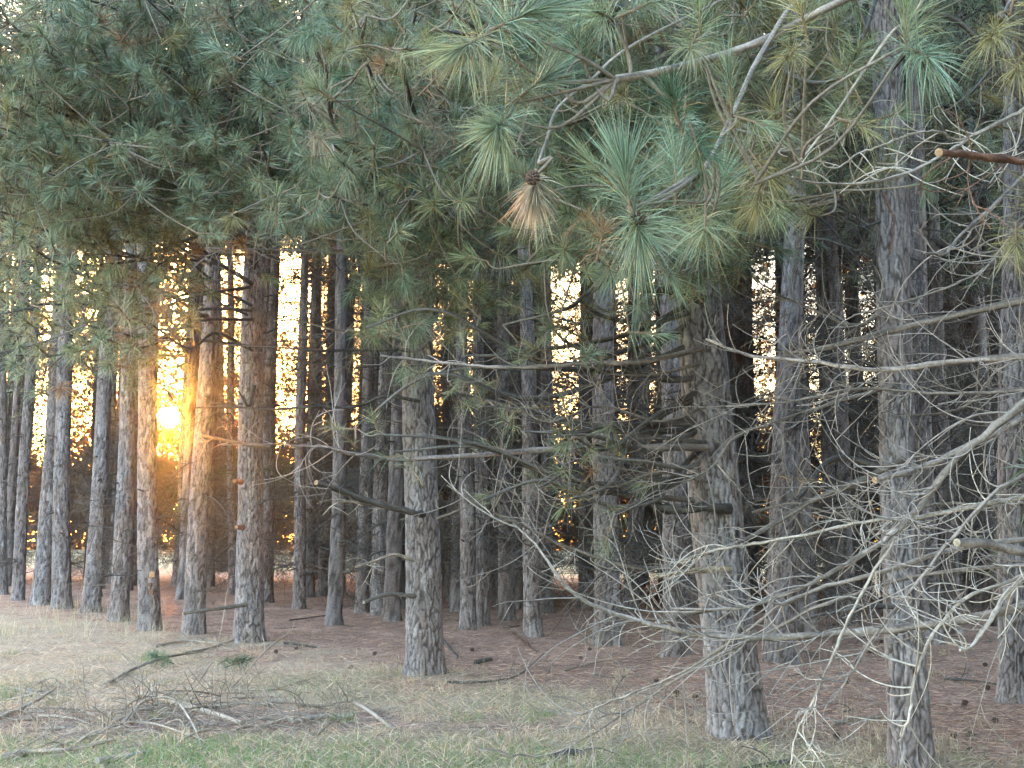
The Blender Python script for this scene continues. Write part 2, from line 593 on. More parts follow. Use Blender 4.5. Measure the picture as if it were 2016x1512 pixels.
# library of dead branches, growing along +X from the origin
DEADLIB = []
for k in range(18):
    mb = MB()
    L = (0.35, 0.5, 0.7, 0.9, 1.1, 1.3, 1.5, 1.7, 1.9)[k % 9] * RNG.uniform(0.9, 1.15)
    r = 0.007 + 0.006 * L
    P = grow((0, 0, 0), (1, RNG.normal() * 0.1, RNG.uniform(-0.25, 0.3)), L, 12, RNG.uniform(0.2, 0.8), RNG.uniform(-0.5, 0.6), 0.1)
    cc = DARK * RNG.uniform(0.9, 1.4) if k % 3 else GREY * 0.75
    tube(mb, P, np.linspace(r, r * 0.35, len(P)), cc, 6, rough=0.12, cap=PALECUT * 0.7)
    twiggy(mb, P, np.linspace(r, r * 0.35, len(P)), cc, int(4 + L * 17), 0.28 + 0.25 * L, lo=0.2, rt=0.005, sides=3)
    DEADLIB.append((L, mb.mesh("dead_branch", M_DEAD)))
STUBLIB = []
for k in range(6):
    mb = MB()
    L = RNG.uniform(0.08, 0.28)
    P = grow((0, 0, 0), (1, RNG.normal() * 0.15, RNG.uniform(-0.2, 0.25)), L, 5, 0.3, 0.1, 0.15)
    r = RNG.uniform(0.010, 0.016)
    tube(mb, P, np.linspace(r * 1.3, r * 0.6, len(P)), DARK * 1.1, 6, rough=0.15, cap=PALECUT * 0.6)
    STUBLIB.append((L, mb.mesh("branch_stub", M_DEAD)))

# library of high crowns (needles and limbs) for the trees, base at z = 0
CROWNLIB = []
for k in range(6):
    mb = MB()
    Hc = 6.5
    for h in np.arange(0.0, Hc, 0.42):
        rr = (1.75 * (1 - (h / Hc)) ** 0.8 + 0.35) * RNG.uniform(0.85, 1.15)
        for q in range(5):
            az = RNG.random() * 6.283
            d = np.array([math.cos(az), math.sin(az), RNG.uniform(-0.25, 0.25)])
            P = grow((0, 0, h), d, rr, 6, 0.4, RNG.uniform(-0.3, 0.5), 0.1)
            tube(mb, P, np.linspace(0.022, 0.008, len(P)), DARK, 4, m=1)
            for _ in range(5):
                f = RNG.uniform(0.35, 1.0); ii = int(f * 6)
                p = P[ii] + RNG.normal(size=3) * 0.16
                tuft(mb, p, d + np.array([0, 0, 0.5]) + RNG.normal(size=3) * 0.5, n=24, L=0.23, w=0.012, c=GREENS[RNG.integers(5)] * RNG.uniform(0.7, 1.1), shoot=0.18, droop=0.3, m=0, bud=False)
    CROWNLIB.append(mb.mesh("crown", [M_NEEDLE, M_DEAD]))


def place_part(t, name, me, loc, rot, sc=1.0):
    o = link(name, me, t.root)
    o.location = loc; o.rotation_euler = rot; o.scale = (sc, sc, sc) if np.isscalar(sc) else sc
    return o


def sunline(p):
    rel = np.asarray(p) - CAM
    return float(np.linalg.norm(rel - (rel @ SUN) * SUN))


def add_dead(t, h0, h1, per, smin=0.6, smax=1.1, stub=0.35, arc=None, longest=1.9):
    h = h0 + RNG.random() * 0.3
    while h < h1:
        for _ in range(per + RNG.integers(-1, 2)):
            az = RNG.random() * 6.283 if arc is None else RNG.uniform(*arc)
            p = axis_at(t, h + RNG.normal() * 0.05)
            if RNG.random() < stub:
                L, me = STUBLIB[RNG.integers(len(STUBLIB))]; nm = "branch_stub"; s = RNG.uniform(0.8, 1.3)
            else:
                while True:
                    L, me = DEADLIB[RNG.integers(len(DEADLIB))]
                    if L <= longest:
                        break
                nm = "dead_branch"; s = RNG.uniform(smin, smax)
            off = radius_at(t, h) * 0.75
            if nm == 'dead_branch' and sunline(t.pos + p) < 0.35 + L * s * .8:
                continue
            place_part(t, nm, me, (p[0] + math.cos(az) * off, p[1] + math.sin(az) * off, p[2]), (RNG.random() * 6.28 if nm == "branch_stub" else RNG.normal() * 0.3, RNG.uniform(-0.12, 0.25), az), s)
        h += RNG.uniform(0.38, 0.62)


GROUP = "pines of the plantation"


def make_tree(key, px, py, wpx, top=None, label=None, group=GROUP, lod=1, dead=(0.6, 7.0, 3), crown=8.5, crsc=1.0, xy=None, r0=None, H=None, longest=1.9, stub=0.35, arc=None, seed=None):
    t = Tree()
    g = ground(px, py) if xy is None else np.array([xy[0], xy[1], 0.0])
    t.pos = np.array([g[0], g[1], gh(g[0], g[1])])
    dist = g[1]
    t.r0 = r0 or wpx * dist / F / 2 * 0.97
    t.H = H or RNG.uniform(15.5, 18)
    t.lean = (RNG.normal() * 0.006, RNG.normal() * 0.006)
    if top is not None:
        q = at(top[0], top[1], dist)
        t.lean = ((q[0] - t.pos[0]) / max(q[2] - t.pos[2], 0.5), 0.0)
    t.root = link("pine_tree", None)
    t.root.location = tuple(t.pos)
    tag(t.root, label, "pine tree", group)
    sd = seed if seed is not None else int(RNG.integers(1000))
    if lod == 0:
        me = trunk_mesh(t.r0, t.H, t.lean, 128, 0.014, 1.9 + dist * 0.47, sd, 0.043)
    elif lod == 1:
        me = trunk_mesh(t.r0, t.H, t.lean, 60, 0.035, 1.9 + dist * 0.3, sd, 0.055)
    else:
        me = trunk_mesh(t.r0, t.H, t.lean, 20, 0.14, 8, sd, 0.12, amp=0.8)
    link("trunk", me, t.root)
    if dead:
        add_dead(t, dead[0], dead[1], dead[2], longest=longest, stub=stub, arc=arc)
    if crown:
        a = axis_at(t, crown)
        place_part(t, "crown", CROWNLIB[RNG.integers(len(CROWNLIB))], tuple(a), (0, 0, RNG.random() * 6.28), (crsc, crsc, (t.H - crown) / 6.5))
    t.tufts = None
    TREES[key] = t
    return t


ROW = "pines of the front row along the grass"
SEC = "pines close behind the front row"
# front row, from the near right to the far left
make_tree('O2', 0, 0, 0, xy=(4.95, 5.5), r0=0.16, label="pine standing beyond the frame edge whose lowest bare limbs reach across the lower right", group=ROW, lod=1, dead=None, crown=6.5)
make_tree('O1', 0, 0, 0, xy=(3.95, 6.75), r0=0.17, label="pine beyond the frame edge whose long needled boughs hang nearest the camera", group=ROW, lod=1, dead=None, crown=6.5)
make_tree('F1', 1795, 1508, 80, (1745, 200), "slender scaly pine trunk nearest the camera, crossed by many bare grey limbs", ROW, 0, (2.0, 6.5, 2), 7.5, longest=0.95)
make_tree('F2', 1453, 1445, 110, (1382, 640), "thickest pine trunk, leaning, with a black broken stub and an orange splintered stub", ROW, 0, (2.0, 6.5, 2), 7.5, longest=0.95)
make_tree('F3', 832, 1325, 74, (826, 700), "stout pine with pale flaking bark and a dark orange-tipped cut limb low on its trunk", ROW, 0, (2.2, 6.5, 2), 7.5, longest=0.95)
make_tree('F4', 487, 1262, 57, (503, 420), "stout straight pine with two round limb scars, bright sky gaps on both sides", ROW, 0, (1.4, 7, 2), 7.3, 1.1, longest=1.2)
make_tree('F5', 382, 1250, 43, (408, 700), "grey pine trunk directly between the setting sun and the stout scarred pine", ROW, 1, (0.7, 7, 3), 7.3, 1.15, longest=1.2, stub=.4)
make_tree('F6', 296, 1240, 43, (290, 880), "pine trunk directly under the setting sun with a square tan bark wound", ROW, 1, (0.7, 7, 3), 7.3, 1.15, longest=1.2, stub=.4)
make_tree('F7', 236, 1224, 38, (247, 900), "pinkish grey pine trunk immediately beside the tree under the setting sun", ROW, 1, (0.7, 7, 3), 7.3, 1.15, longest=1.2, stub=.4)
make_tree('F8', 178, 1207, 36, (198, 900), "curved grey pine trunk with tall straw grass at its foot, third out from the sun", ROW, 1, (0.7, 7, 3), 6.0, 1.25, longest=1.2, stub=.4)
make_tree('F9', 121, 1200, 38, (124, 900), "upright pine trunk nearly touching its slanting neighbour, fourth out from the sun", ROW, 1, (0.7, 7, 3), 6.0, 1.25, longest=1.2, stub=.4)
make_tree('F10', 81, 1192, 36, (99, 900), "slanting pine trunk whose upper part hides behind its upright neighbour, fifth out from the sun", ROW, 1, (0.7, 7, 3), 6.0, 1.25, longest=1.2, stub=.4)
make_tree('F11', 34, 1182, 25, (50, 900), "slim leaning pine trunk sixth out from the sun, before a pale field gap", ROW, 1, (0.7, 7, 3), 6.0, 1.25, longest=1.2, stub=.4)
make_tree('F12', 5, 1170, 22, (4, 900), "pine trunk cut by the frame at the far end of the front row", ROW, 1, (0.7, 7, 3), 6.0, 1.25, longest=1.2, stub=.4)
make_tree('R9', 1998, 1376, 62, (1995, 300), "pine trunk cut by the frame edge, ringed by bare twigs above rust litter", ROW, 0, (2.0, 6.5, 2), 7.5, longest=0.95)
# close behind
SEC_LIST = [
    ('S1', 263, 1152, 22, (268, 900), "dark pine trunk half hidden behind the pinkish front trunk beside the sun"),
    ('S2', 353, 1153, 28, (364, 900), "brown pine trunk in the gap between the sun's tree and the next front trunk"),
    ('S3', 436, 1126, 27, (434, 900), "dark straight pine trunk in the gap just before the scarred front pine"),
    ('S4', 458, 1170, 20, (456, 930), "pale pine trunk peeping out along the sunward side of the scarred front pine"),
    ('S11', 522, 1186, 30, (530, 900), "dark pine trunk pressed behind the scarred front pine, away from the sun"),
    ('M1', 587, 1199, 26, (592, 900), "slim grey pine trunk alone on rust litter, first beyond the scarred front pine"),
    ('M2', 609, 1152, 22, (613, 900), "pine trunk just behind the slim grey one, its upper half merging with it"),
    ('M3', 635, 1110, 27, (628, 900), "broad dark pine trunk behind the orange-tipped cut limb"),
    ('M4', 668, 1162, 22, (679, 900), "thin dark pine trunk between the orange limb tip and the stout flaking pine"),
    ('M5', 708, 1126, 27, (712, 930), "dark pine trunk behind the bright end of the broken pale limb"),
    ('M6', 748, 1211, 37, (755, 900), "pine trunk crossed by three limb stubs of the stout flaking pine"),
    ('C1', 889, 1182, 26, (894, 900), "pine trunk just behind the shaded side of the stout flaking pine"),
    ('C2', 923, 1241, 32, (915, 900), "paler trunk of a close pair of pines in the middle"),
    ('C3', 950, 1233, 29, (946, 900), "darker trunk of a close pair of pines in the middle"),
    ('C4', 993, 1192, 38, (990, 900), "dark pine trunk behind a curl of pale twigs, right after the close pair"),
    ('C5', 1052, 1253, 37, (1044, 950), "single pine trunk with its foot on bare rust litter in the middle of the wood"),
    ('C7', 1150, 1196, 28, (1150, 900), "dark pine trunk between the middle litter tree and the smooth grey trunk"),
    ('C8', 1193, 1271, 54, (1190, 800), "broad smooth grey pine trunk behind the long curling pale branch"),
    ('C9', 1242, 1202, 34, (1258, 900), "dark pine trunk along the shaded side of the broad smooth grey pine"),
    ('C10', 1334, 1293, 52, (1322, 800), "pine trunk just sunward of the thickest pine, behind its two broken stubs"),
    ('C11', 1363, 1186, 28, (1362, 900), "black looking pine trunk squeezed between the stub-hidden pine and the thickest pine"),
    ('C12', 1536, 1303, 60, (1556, 640), "sturdy pine trunk directly behind the shaded side of the thickest pine"),
    ('C13', 1592, 1172, 28, (1585, 900), "dark pine trunk behind the shaded side of the sturdy second-row pine"),
    ('R1', 1826, 1264, 48, (1812, 700), "dark pine trunk looking out behind the nearest slender pine"),
    ('R3', 1678, 1157, 20, (1680, 900), "thin pine trunk dividing the two peach-coloured field gaps"),
    ('R6', 1870, 1178, 32, (1870, 900), "dark pine trunk past the nearest slender pine, beside a peach field gap"),
    ('R7', 1900, 1180, 20, (1906, 900), "thin black pine trunk before the lowest cut limb end at the edge"),
    ('R8', 1943, 1162, 20, (1948, 900), "thin black pine trunk just before the pine cut by the edge"),
]
for k, px, py, w, top, lab in SEC_LIST:
    make_tree(k, px, py, w, top, lab, SEC, 1, (0.8, 8.5, 4), 9.5, 0.85, longest=1.9, stub=0.2)

# deeper trees: kept out of the straight alleys through which the low sky shows
DEEP = "slim pines standing deep inside the wood"
ALLEYS = [(62, 100), (143, 168), (306, 352), (428, 472), (534, 582), (684, 708), (853, 870), (922, 940), (1086, 1142), (1218, 1232), (1274, 1292),
          (1488, 1532), (1600, 1618), (1706, 1722)]
taken = [(t.pos[0], t.pos[1]) for t in TREES.values()]
cands = []
for a in range(-16, 17):
    for b in range(0, 26):
        # planted in rows: along the edge and into the wood
        x = -3.9 + a * 1.32 + b * 0.95 + RNG.normal() * 0.22
        y = 15.8 - a * 1.42 + b * 1.55 + RNG.normal() * 0.22
        if wood_s(x, y) < 3.0 or far_s(x, y) > -1.0 or y < 17:
            continue
        px = 1008 + x / y * F
        if px < -120 or px > 2140:
            continue
        wpx = 0.30 / y * F
        bad = any(lo - wpx * 0.5 < px < hi + wpx * 0.5 for lo, hi in ALLEYS)
        if bad or any((x - u) ** 2 + (y - v) ** 2 < 1.5 for u, v in taken):
            continue
        taken.append((x, y)); cands.append((y, x))

# close the remaining gaps outside the alleys
cover = np.zeros(2400)


def mark(x, y, r):
    p = 1008 + x / y * F; w = r / y * F
    cover[int(np.clip(p - w + 140, 0, 2399)):int(np.clip(p + w + 140, 0, 2399))] += 1


for y, x in cands:
    mark(x, y, .15)
for t_ in TREES.values():
    if t_.pos[1] > 12:
        mark(t_.pos[0], t_.pos[1], t_.r0)
for tries in range(14000):
    px = RNG.uniform(-110, 2130)
    if cover[int(px + 140)] >= 3 or any(lo - 7 < px < hi + 7 for lo, hi in ALLEYS):
        continue
    y = RNG.uniform(24, 58); x = (px - 1008) / F * y
    if wood_s(x, y) < 4 or far_s(x, y) > 1.0:
        continue
    if any((x - u) ** 2 + (y - v) ** 2 < .55 for u, v in taken):
        continue
    wpx = 0.30 / y * F
    if any(lo - wpx * 0.4 < px < hi + wpx * 0.4 for lo, hi in ALLEYS):
        continue
    taken.append((x, y)); cands.append((y, x)); mark(x, y, .15)
cands.sort()
cands = cands[:235]
print("deep trees", len(cands))


def crown_base(y):
    return float(np.clip(1.6 + 0.2565 * y + RNG.uniform(-.5, 1.0), 6.5, 14.5))


VARIANTS = []
NV = 10
for n_, (y, x) in enumerate(cands):
    if n_ < NV:
        t = make_tree('D%d' % n_, 0, 0, 0, xy=(x, y), r0=RNG.uniform(0.12, 0.165), label="slim dark pine trunk among many alike deep inside the wood", group=DEEP, lod=2, dead=(0.7, 9.5, 4), crown=crown_base(y), crsc=1.0, longest=1.95, stub=0.08)
        VARIANTS.append(t)
    else:
        src = VARIANTS[RNG.integers(len(VARIANTS))]
        r = src.root.copy(); COL.objects.link(r)
        r.location = (x, y, gh(x, y)); rz = RNG.random() * 6.28; s = RNG.uniform(0.88, 1.12)
        r.rotation_euler = (0, 0, rz); r.scale = (s, s, RNG.uniform(0.95, 1.06))
        for ch in list(src.root.children):
            if ch.name.startswith('dead') and sunline(np.array([x, y, ch.location.z])) < 1.5:
                continue
            c = ch.copy(); COL.objects.link(c); c.parent = r
            if ch.name.startswith("crown"):
                cb = crown_base(y)
                c.location = (0, 0, cb); c.scale = (1, 1, (17.5 - cb) / 6.5)

# more of the wood past the right frame edge, unseen, added to shade the trunks
for n_ in range(60):
    x = 5.6 + (n_ % 5) * 2.2 + RNG.normal() * .2
    y = 12.5 - (n_ // 5) * 2.2 + RNG.normal() * .2
    if x < 5.6 + max(0, -y) * .12 or wood_s(x, max(y, 6)) < .6:
        continue
    if y > 0 and 1008 + (x - 3.0) / y * F < 2100:
        continue
    src = VARIANTS[RNG.integers(len(VARIANTS))]
    r = src.root.copy(); COL.objects.link(r)
    r.location = (x, y, gh(x, y)); r.rotation_euler = (0, 0, RNG.random() * 6.28)
    r["label"] = "slim unseen pine beyond the frame edge, added to shade the trunks"; r["group"] = "unseen shading pines beyond the frame edge"
    for ch in list(src.root.children):
        if ch.name.startswith("dead") and RNG.random() < .7:
            continue
        c = ch.copy(); COL.objects.link(c); c.parent = r
        if ch.name.startswith("crown"):
            c.location = (0, 0, 1.8); c.scale = (1.5, 1.5, 2.4)  # crowns lowered and widened to throw more shade

# ------------------------------------------------------------------ traced bare limbs


def limb(key, pts, Y0, Y1, r0, r1, c=GREY, twigs=8, tl=0.45, cap=None, name="dead_branch", rt=0.0038, lo=0.12, sides=8, bias=None, part_label=None, rough=0.06, sub=0.7):
    t = TREES[key]
    n = len(pts)
    P = np.array([at(p[0], p[1], Y0 + (Y1 - Y0) * i / max(1, n - 1)) for i, p in enumerate(pts)])
    P = P - t.pos
    P = smooth_path(P, 6)
    P[1:-1] += RNG.normal(size=(len(P) - 2, 3)) * 0.0022
    R = np.linspace(r0, r1, len(P)) * (1 + 0.08 * RNG.normal(size=len(P)) + .3 * (RNG.random(len(P)) < .07))
    mb = MB()
    cs = np.array([np.asarray(c) * u for u in np.linspace(0.85, 1.15, len(P))])
    tube(mb, P, R, cs, sides, cap=cap, rough=rough)
    if twigs:
        twiggy(mb, P, R, np.asarray(c) * 1.3, int(twigs * 2.0), tl, lo=lo, rt=rt, sides=4, sub=sub, bias=bias)
    o = mb.build(name, M_DEAD, t.root)
    if part_label:
        o["label"] = part_label
    return P


LB = np.array([-0.5, 0, -0.25])
# near right, from the trees beyond the frame edge
limb('O1', [(2330, 560), (2120, 575), (2016, 592), (1850, 628), (1700, 665), (1600, 690), (1545, 694)], 6.7, 7.4, .030, .010, GREY, 16, .6, bias=LB)
limb('O1', [(2330, 670), (2120, 690), (2016, 702), (1850, 715), (1720, 728), (1600, 712), (1480, 700), (1390, 668)], 6.7, 7.4, .026, .007, np.array([.33, .26, .23]), 16, .55, bias=LB)
limb('O1', [(2330, 690), (2120, 765), (2016, 822), (1900, 880), (1800, 925), (1722, 945)], 6.7, 6.0, .022, .013, GREY * 1.1, 14, .6, cap=CUT, bias=LB)
limb('O1', [(2330, 920), (2060, 970), (1995, 982), (1900, 1000), (1800, 1020), (1700, 1028), (1600, 1050), (1500, 1068), (1400, 1085), (1330, 1108)], 6.7, 6.9, .019, .005, PALE, 14, .5, bias=LB)
limb('O2', [(2600, 560), (2200, 680), (2060, 760), (1960, 840), (1880, 905), (1820, 985), (1740, 1065), (1640, 1125), (1560, 1165), (1450, 1198), (1320, 1198)], 5.6, 5.6, .026, .005, GREY * 1.15, 18, .6, bias=LB)
limb('O2', [(2600, 1150), (2200, 1170), (2016, 1195), (1900, 1220), (1780, 1235), (1640, 1248), (1500, 1255), (1380, 1250), (1300, 1232), (1200, 1205), (1120, 1160), (1060, 1080), (1010, 1030)], 5.5, 6.1, .026, .005, GREY * 1.2, 22, .6, bias=np.array([-.4, 0, .2]))
limb('O2', [(2600, 1120), (2160, 1092), (2016, 1085), (1940, 1070), (1884, 1068)], 5.5, 5.0, .024, .019, GREY, 4, .35, cap=PALECUT)
limb('O2', [(2400, 1000), (2100, 1080), (2000, 1150), (1950, 1220), (1915, 1270), (1890, 1280)], 5.4, 4.9, .018, .005, PALE * 1.1, 7, .35)
limb('O1', [(2330, 340), (2120, 330), (2016, 318), (1930, 308), (1848, 300)], 6.0, 4.6, .022, .017, RED, 3, .3, cap=CUT)
limb('O1', [(2330, 60), (2100, 165), (2016, 215), (1940, 255), (1880, 290), (1800, 335), (1720, 358), (1620, 362), (1560, 348)], 6.4, 4.7, .013, .004, PALE, 10, .4)
limb('O1', [(1960, 245), (1890, 275), (1850, 260), (1800, 262), (1740, 285), (1690, 302), (1650, 330), (1622, 325), (1612, 290)], 5.0, 4.6, .006, .003, PALE, 4, .25)
limb('O1', [(2330, 230), (2120, 270), (2016, 345), (1960, 400), (1890, 465), (1860, 500), (1820, 497)], 6.4, 5.0, .013, .005, GREY * 1.1, 8, .4)
limb('O1', [(2330, 430), (2100, 480), (2016, 440), (1950, 520), (1880, 560), (1760, 600), (1680, 620)], 6.6, 6.4, .012, .004, GREY * 1.2, 12, .45, bias=LB)
limb('O1', [(2330, 800), (2100, 760), (1990, 770), (1850, 775), (1700, 765), (1560, 790), (1430, 800)], 6.7, 7.2, .016, .005, GREY, 16, .55, bias=LB)
limb('O2', [(2600, 900), (2200, 900), (2016, 935), (1900, 1030), (1820, 1130), (1760, 1200), (1690, 1300), (1640, 1380)], 5.5, 5.3, .013, .004, GREY * 1.2, 14, .5, bias=LB)
limb('O2', [(2600, 1000), (2180, 1010), (2016, 1130), (1900, 1180), (1830, 1260), (1800, 1340), (1790, 1410), (1770, 1460)], 5.5, 5.2, .012, .004, PALE, 10, .4)
limb('O2', [(2500, 1060), (2000, 1060), (1720, 1130), (1560, 1180), (1460, 1250), (1340, 1325), (1230, 1370), (1160, 1400), (1110, 1435)], 5.5, 6.4, .014, .003, GREY * 1.2, 9, .5, lo=.4)
limb('O2', [(2400, 1100), (1900, 1120), (1650, 1180), (1520, 1240), (1345, 1330), (1250, 1390), (1100, 1480), (985, 1485)], 5.5, 6.6, .012, .003, GREY * 1.1, 9, .5, lo=.4)
limb('O2', [(1760, 1065), (1690, 1180), (1640, 1290), (1600, 1380), (1570, 1440), (1556, 1505)], 5.4, 5.3, .008, .004, PALE * 1.05, 4, .3)
# the nearest slender pine
limb('F1', [(1780, 905), (1690, 948), (1600, 985), (1500, 1045), (1440, 1072), (1380, 1090), (1325, 1105)], 7.9, 7.4, .024, .006, GREY * .9, 12, .5)
limb('F1', [(1760, 590), (1690, 640), (1600, 610), (1500, 560), (1470, 520)], 8.0, 7.6, .014, .004, GREY, 12, .5)
limb('F1', [(1760, 760), (1650, 790), (1560, 820), (1450, 860), (1400, 920), (1330, 960)], 8.0, 7.4, .016, .004, GREY, 16, .55)
limb('F1', [(1770, 1195), (1700, 1195), (1620, 1210), (1560, 1225), (1490, 1250)], 7.9, 7.6, .016, .006, DARK * 1.3, 6, .35)
limb('F1', [(1740, 380), (1760, 440), (1752, 500)], 8.0, 7.8, .010, .006, RED, 0)
limb('F1', [(1790, 820), (1900, 800), (1960, 730), (1990, 640)], 8.1, 8.0, .012, .004, GREY, 10, .5)
limb('F1', [(1800, 1000), (1880, 990), (1950, 1000), (2010, 960)], 8.1, 8.0, .012, .004, GREY, 8, .5)
# the thickest pine
limb('F2', [(1395, 880), (1250, 882), (1100, 884), (950, 895), (800, 904), (700, 894), (640, 880), (560, 877)], 9.2, 8.2, .030, .009, np.array([.22, .17, .155]), 16, .6)
limb('F2', [(1390, 870), (1290, 862), (1200, 872), (1120, 885)], 9.2, 8.8, .018, .008, DARK * 1.4, 8, .45)
limb('F2', [(1385, 686), (1260, 712), (1160, 715), (1060, 722), (960, 722), (850, 712), (750, 700)], 9.2, 8.4, .022, .007, np.array([.28, .22, .20]), 14, .5)
limb('F2', [(1380, 715), (1290, 738), (1225, 738), (1180, 730), (1150, 700)], 9.2, 8.8, .014, .006, GREY, 8, .45)
limb('F2', [(1385, 592), (1345, 574), (1300, 572), (1235, 562)], 9.2, 9.0, .050, .030, DARK * 1.2, 4, .4)
limb('F2', [(1440, 1002), (1385, 998), (1340, 1004), (1290, 1000)], 9.38, 9.2, .040, .034, DARK * 1.0, 2, .3, rough=.14, name="branch_stub", part_label="thick black broken branch stub")
limb('F2', [(1440, 1118), (1385, 1122), (1335, 1127), (1284, 1136)], 9.38, 9.2, .026, .020, np.array([.33, .25, .18]), 0, cap=CUT, rough=.1, name="branch_stub", part_label="splintered stub with orange tip")
limb('F2', [(1400, 1085), (1300, 1118), (1200, 1105), (1100, 1070), (1020, 1030), (950, 1000), (880, 955)], 9.2, 8.2, .022, .005, GREY * .95, 20, .6)
limb('F2', [(1400, 1198), (1340, 1213), (1292, 1228)], 9.2, 9.0, .022, .018, GREY * .9, 0, cap=PALECUT, name="branch_stub")
limb('F2', [(1390, 800), (1300, 830), (1180, 800), (1080, 830), (1000, 790)], 9.2, 8.4, .014, .004, GREY, 16, .55)
limb('F2', [(1400, 950), (1300, 930), (1200, 960), (1100, 940), (1000, 960)], 9.2, 8.4, .014, .004, GREY, 20, .6)
limb('F2', [(1480, 1010), (1560, 990), (1640, 1010), (1700, 1000)], 9.2, 9.0, .012, .004, GREY, 8, .45)
# the stout flaking pine
limb('F3', [(835, 1014), (790, 1004), (720, 985), (660, 962), (622, 950)], 13.3, 12.2, .036, .028, DARK * 1.3, 6, .5, cap=CUT, part_label="dark cut limb with an orange sawn end")
limb('F3', [(815, 1012), (760, 1000), (710, 989), (665, 990), (636, 1014)], 13.2, 12.4, .018, .006, PALE * 1.1, 4, .4)
limb('F3', [(815, 1103), (775, 1092), (740, 1104), (700, 1116)], 13.2, 12.6, .022, .010, PALE, 2, .3, cap=PALECUT)
limb('F3', [(818, 1174), (765, 1170), (716, 1186)], 13.2, 12.6, .024, .018, GREY * .8, 3, .35, cap=PALECUT, name="branch_stub")
limb('F3', [(860, 1022), (900, 1006), (945, 985)], 13.2, 12.8, .018, .006, GREY * .8, 4, .4)
limb('F3', [(822, 512), (760, 498), (660, 496), (520, 492), (405, 488)], 13.3, 11.6, .028, .008, np.array([.2, .16, .15]), 14, .7)
limb('F3', [(822, 690), (740, 688), (640, 690), (540, 684), (432, 678)], 13.3, 11.8, .024, .007, DARK * 1.3, 12, .7)
limb('F3', [(815, 680), (740, 656), (660, 650), (590, 632), (540, 632)], 13.3, 12.0, .016, .006, PALE * .9, 6, .5)
limb('F3', [(800, 540), (760, 470), (720, 400), (620, 386)], 13.3, 11.5, .022, .008, GREY, 8, .6)
limb('F3', [(826, 790), (760, 780), (700, 800), (620, 800), (540, 806), (440, 800), (384, 803)], 13.2, 12.4, .022, .007, DARK * 1.3, 12, .7)
# the scarred pine
limb('F4', [(487, 1190), (430, 1198), (360, 1208)], 17.2, 16.6, .030, .022, GREY * .8, 2, .4, cap=CUT, name="branch_stub")
limb('F4', [(530, 880), (470, 872), (395, 856)], 17.2, 16.4, .032, .024, np.array([.3, .22, .17]), 4, .5, cap=PALECUT)
limb('F4', [(488, 620), (440, 600), (400, 560), (350, 540)], 17.2, 16.4, .02, .006, DARK * 1.3, 8, .6)
limb('F4', [(500, 760), (490, 800), (470, 770)], 17.2, 16.9, .03, .012, DARK, 2, .4)
for py in (948, 1038):                       # sawn-off limb scars
    t = TREES['F4']
    a = at(472 if py > 1000 else 468, py, 17.0) - t.pos
    mbs = MB()
    tube(mbs, np.array([a + np.array([0.02, .12, 0]), a, a + np.array([-.03, -.09, 0])]), [.045, .04, .028], RED * 1.6, 10, cap=CUT * .7, rough=.1)
    mbs.build("limb_scar", M_DEAD, t.root)
t = TREES['F6']
a = at(299, 1131, t.pos[1] - t.r0 * 1.02) - t.pos
mbs = MB()
for sx, sz, w_, h_ in ((0, 0, .045, .05), (0.0, -.28, .03, .05), (-.03, -.17, .025, .03)):
    V = np.array([[x_, y_, z_] for x_ in (-w_, w_) for y_ in (-.02, .05) for z_ in (-h_, h_)]) + a + np.array([sx, 0.01, sz]) + RNG.normal(size=(8, 3)) * .006
    mbs.add(V, q=[(0, 1, 3, 2), (4, 6, 7, 5), (0, 4, 5, 1), (2, 3, 7, 6), (0, 2, 6, 4), (1, 5, 7, 3)], c=CUT * .95 if sz == 0 else RED * 1.2)
mbs.build("bark_wound", M_DEAD, t.root, smooth=False)

# ------------------------------------------------------------------ boughs with needles


def bough(key, pts, Y0, Y1, tufts, r0=.02, r1=.006, c=GREY * .8, hang=None, cones=()):
    """a living limb: wood as the part, needles (and cones) as its sub-parts. tufts: list of dicts in pixels or free points"""
    t = TREES[key]
    n = len(pts)
    P = np.array([(at(p[0], p[1], Y0 + (Y1 - Y0) * i / max(1, n - 1)) if len(p) == 2 else np.array(p)) for i, p in enumerate(pts)]) - t.pos
    P = smooth_path(P, 6)
    wood = MB(); ndl = MB()
    tube(wood, P, np.linspace(r0, r1, len(P)), np.asarray(c), 7, rough=.08)
    for tf in tufts:
        p = tf['p'] - t.pos
        k = int(np.argmin(np.linalg.norm(P - p, axis=1) + 0.15 * (np.arange(len(P))[::-1] / len(P))))
        mid = (P[k] + p) / 2 + RNG.normal(size=3) * 0.04 + np.array([0, 0, -.03])
        Q = smooth_path([P[k], mid, p], 4)
        tube(wood, Q, np.linspace(.008, .005, len(Q)), np.array([.2, .15, .12]), 5)
        tuft(ndl, p, tf['ax'], tf.get('n', 90), tf.get('L', .2), tf.get('w', .002), tf.get('c'), tf.get('shoot', .15), tf.get('droop', .35), tf.get('spread', 1.0), bud=True)
    o = wood.build("bough", M_DEAD, t.root)
    ndl.build("needles", [M_NEEDLE, M_DEAD], o)
    for cp in cones:
        cb = MB(); cone(cb, cp[0] - t.pos, cp[1], cp[2])
        cb.build("pine_cone", M_CONE, o)
    return o


def T(px, py, Y, ax, **k):
    return dict(p=at(px, py, Y), ax=np.array(ax, float), **k)


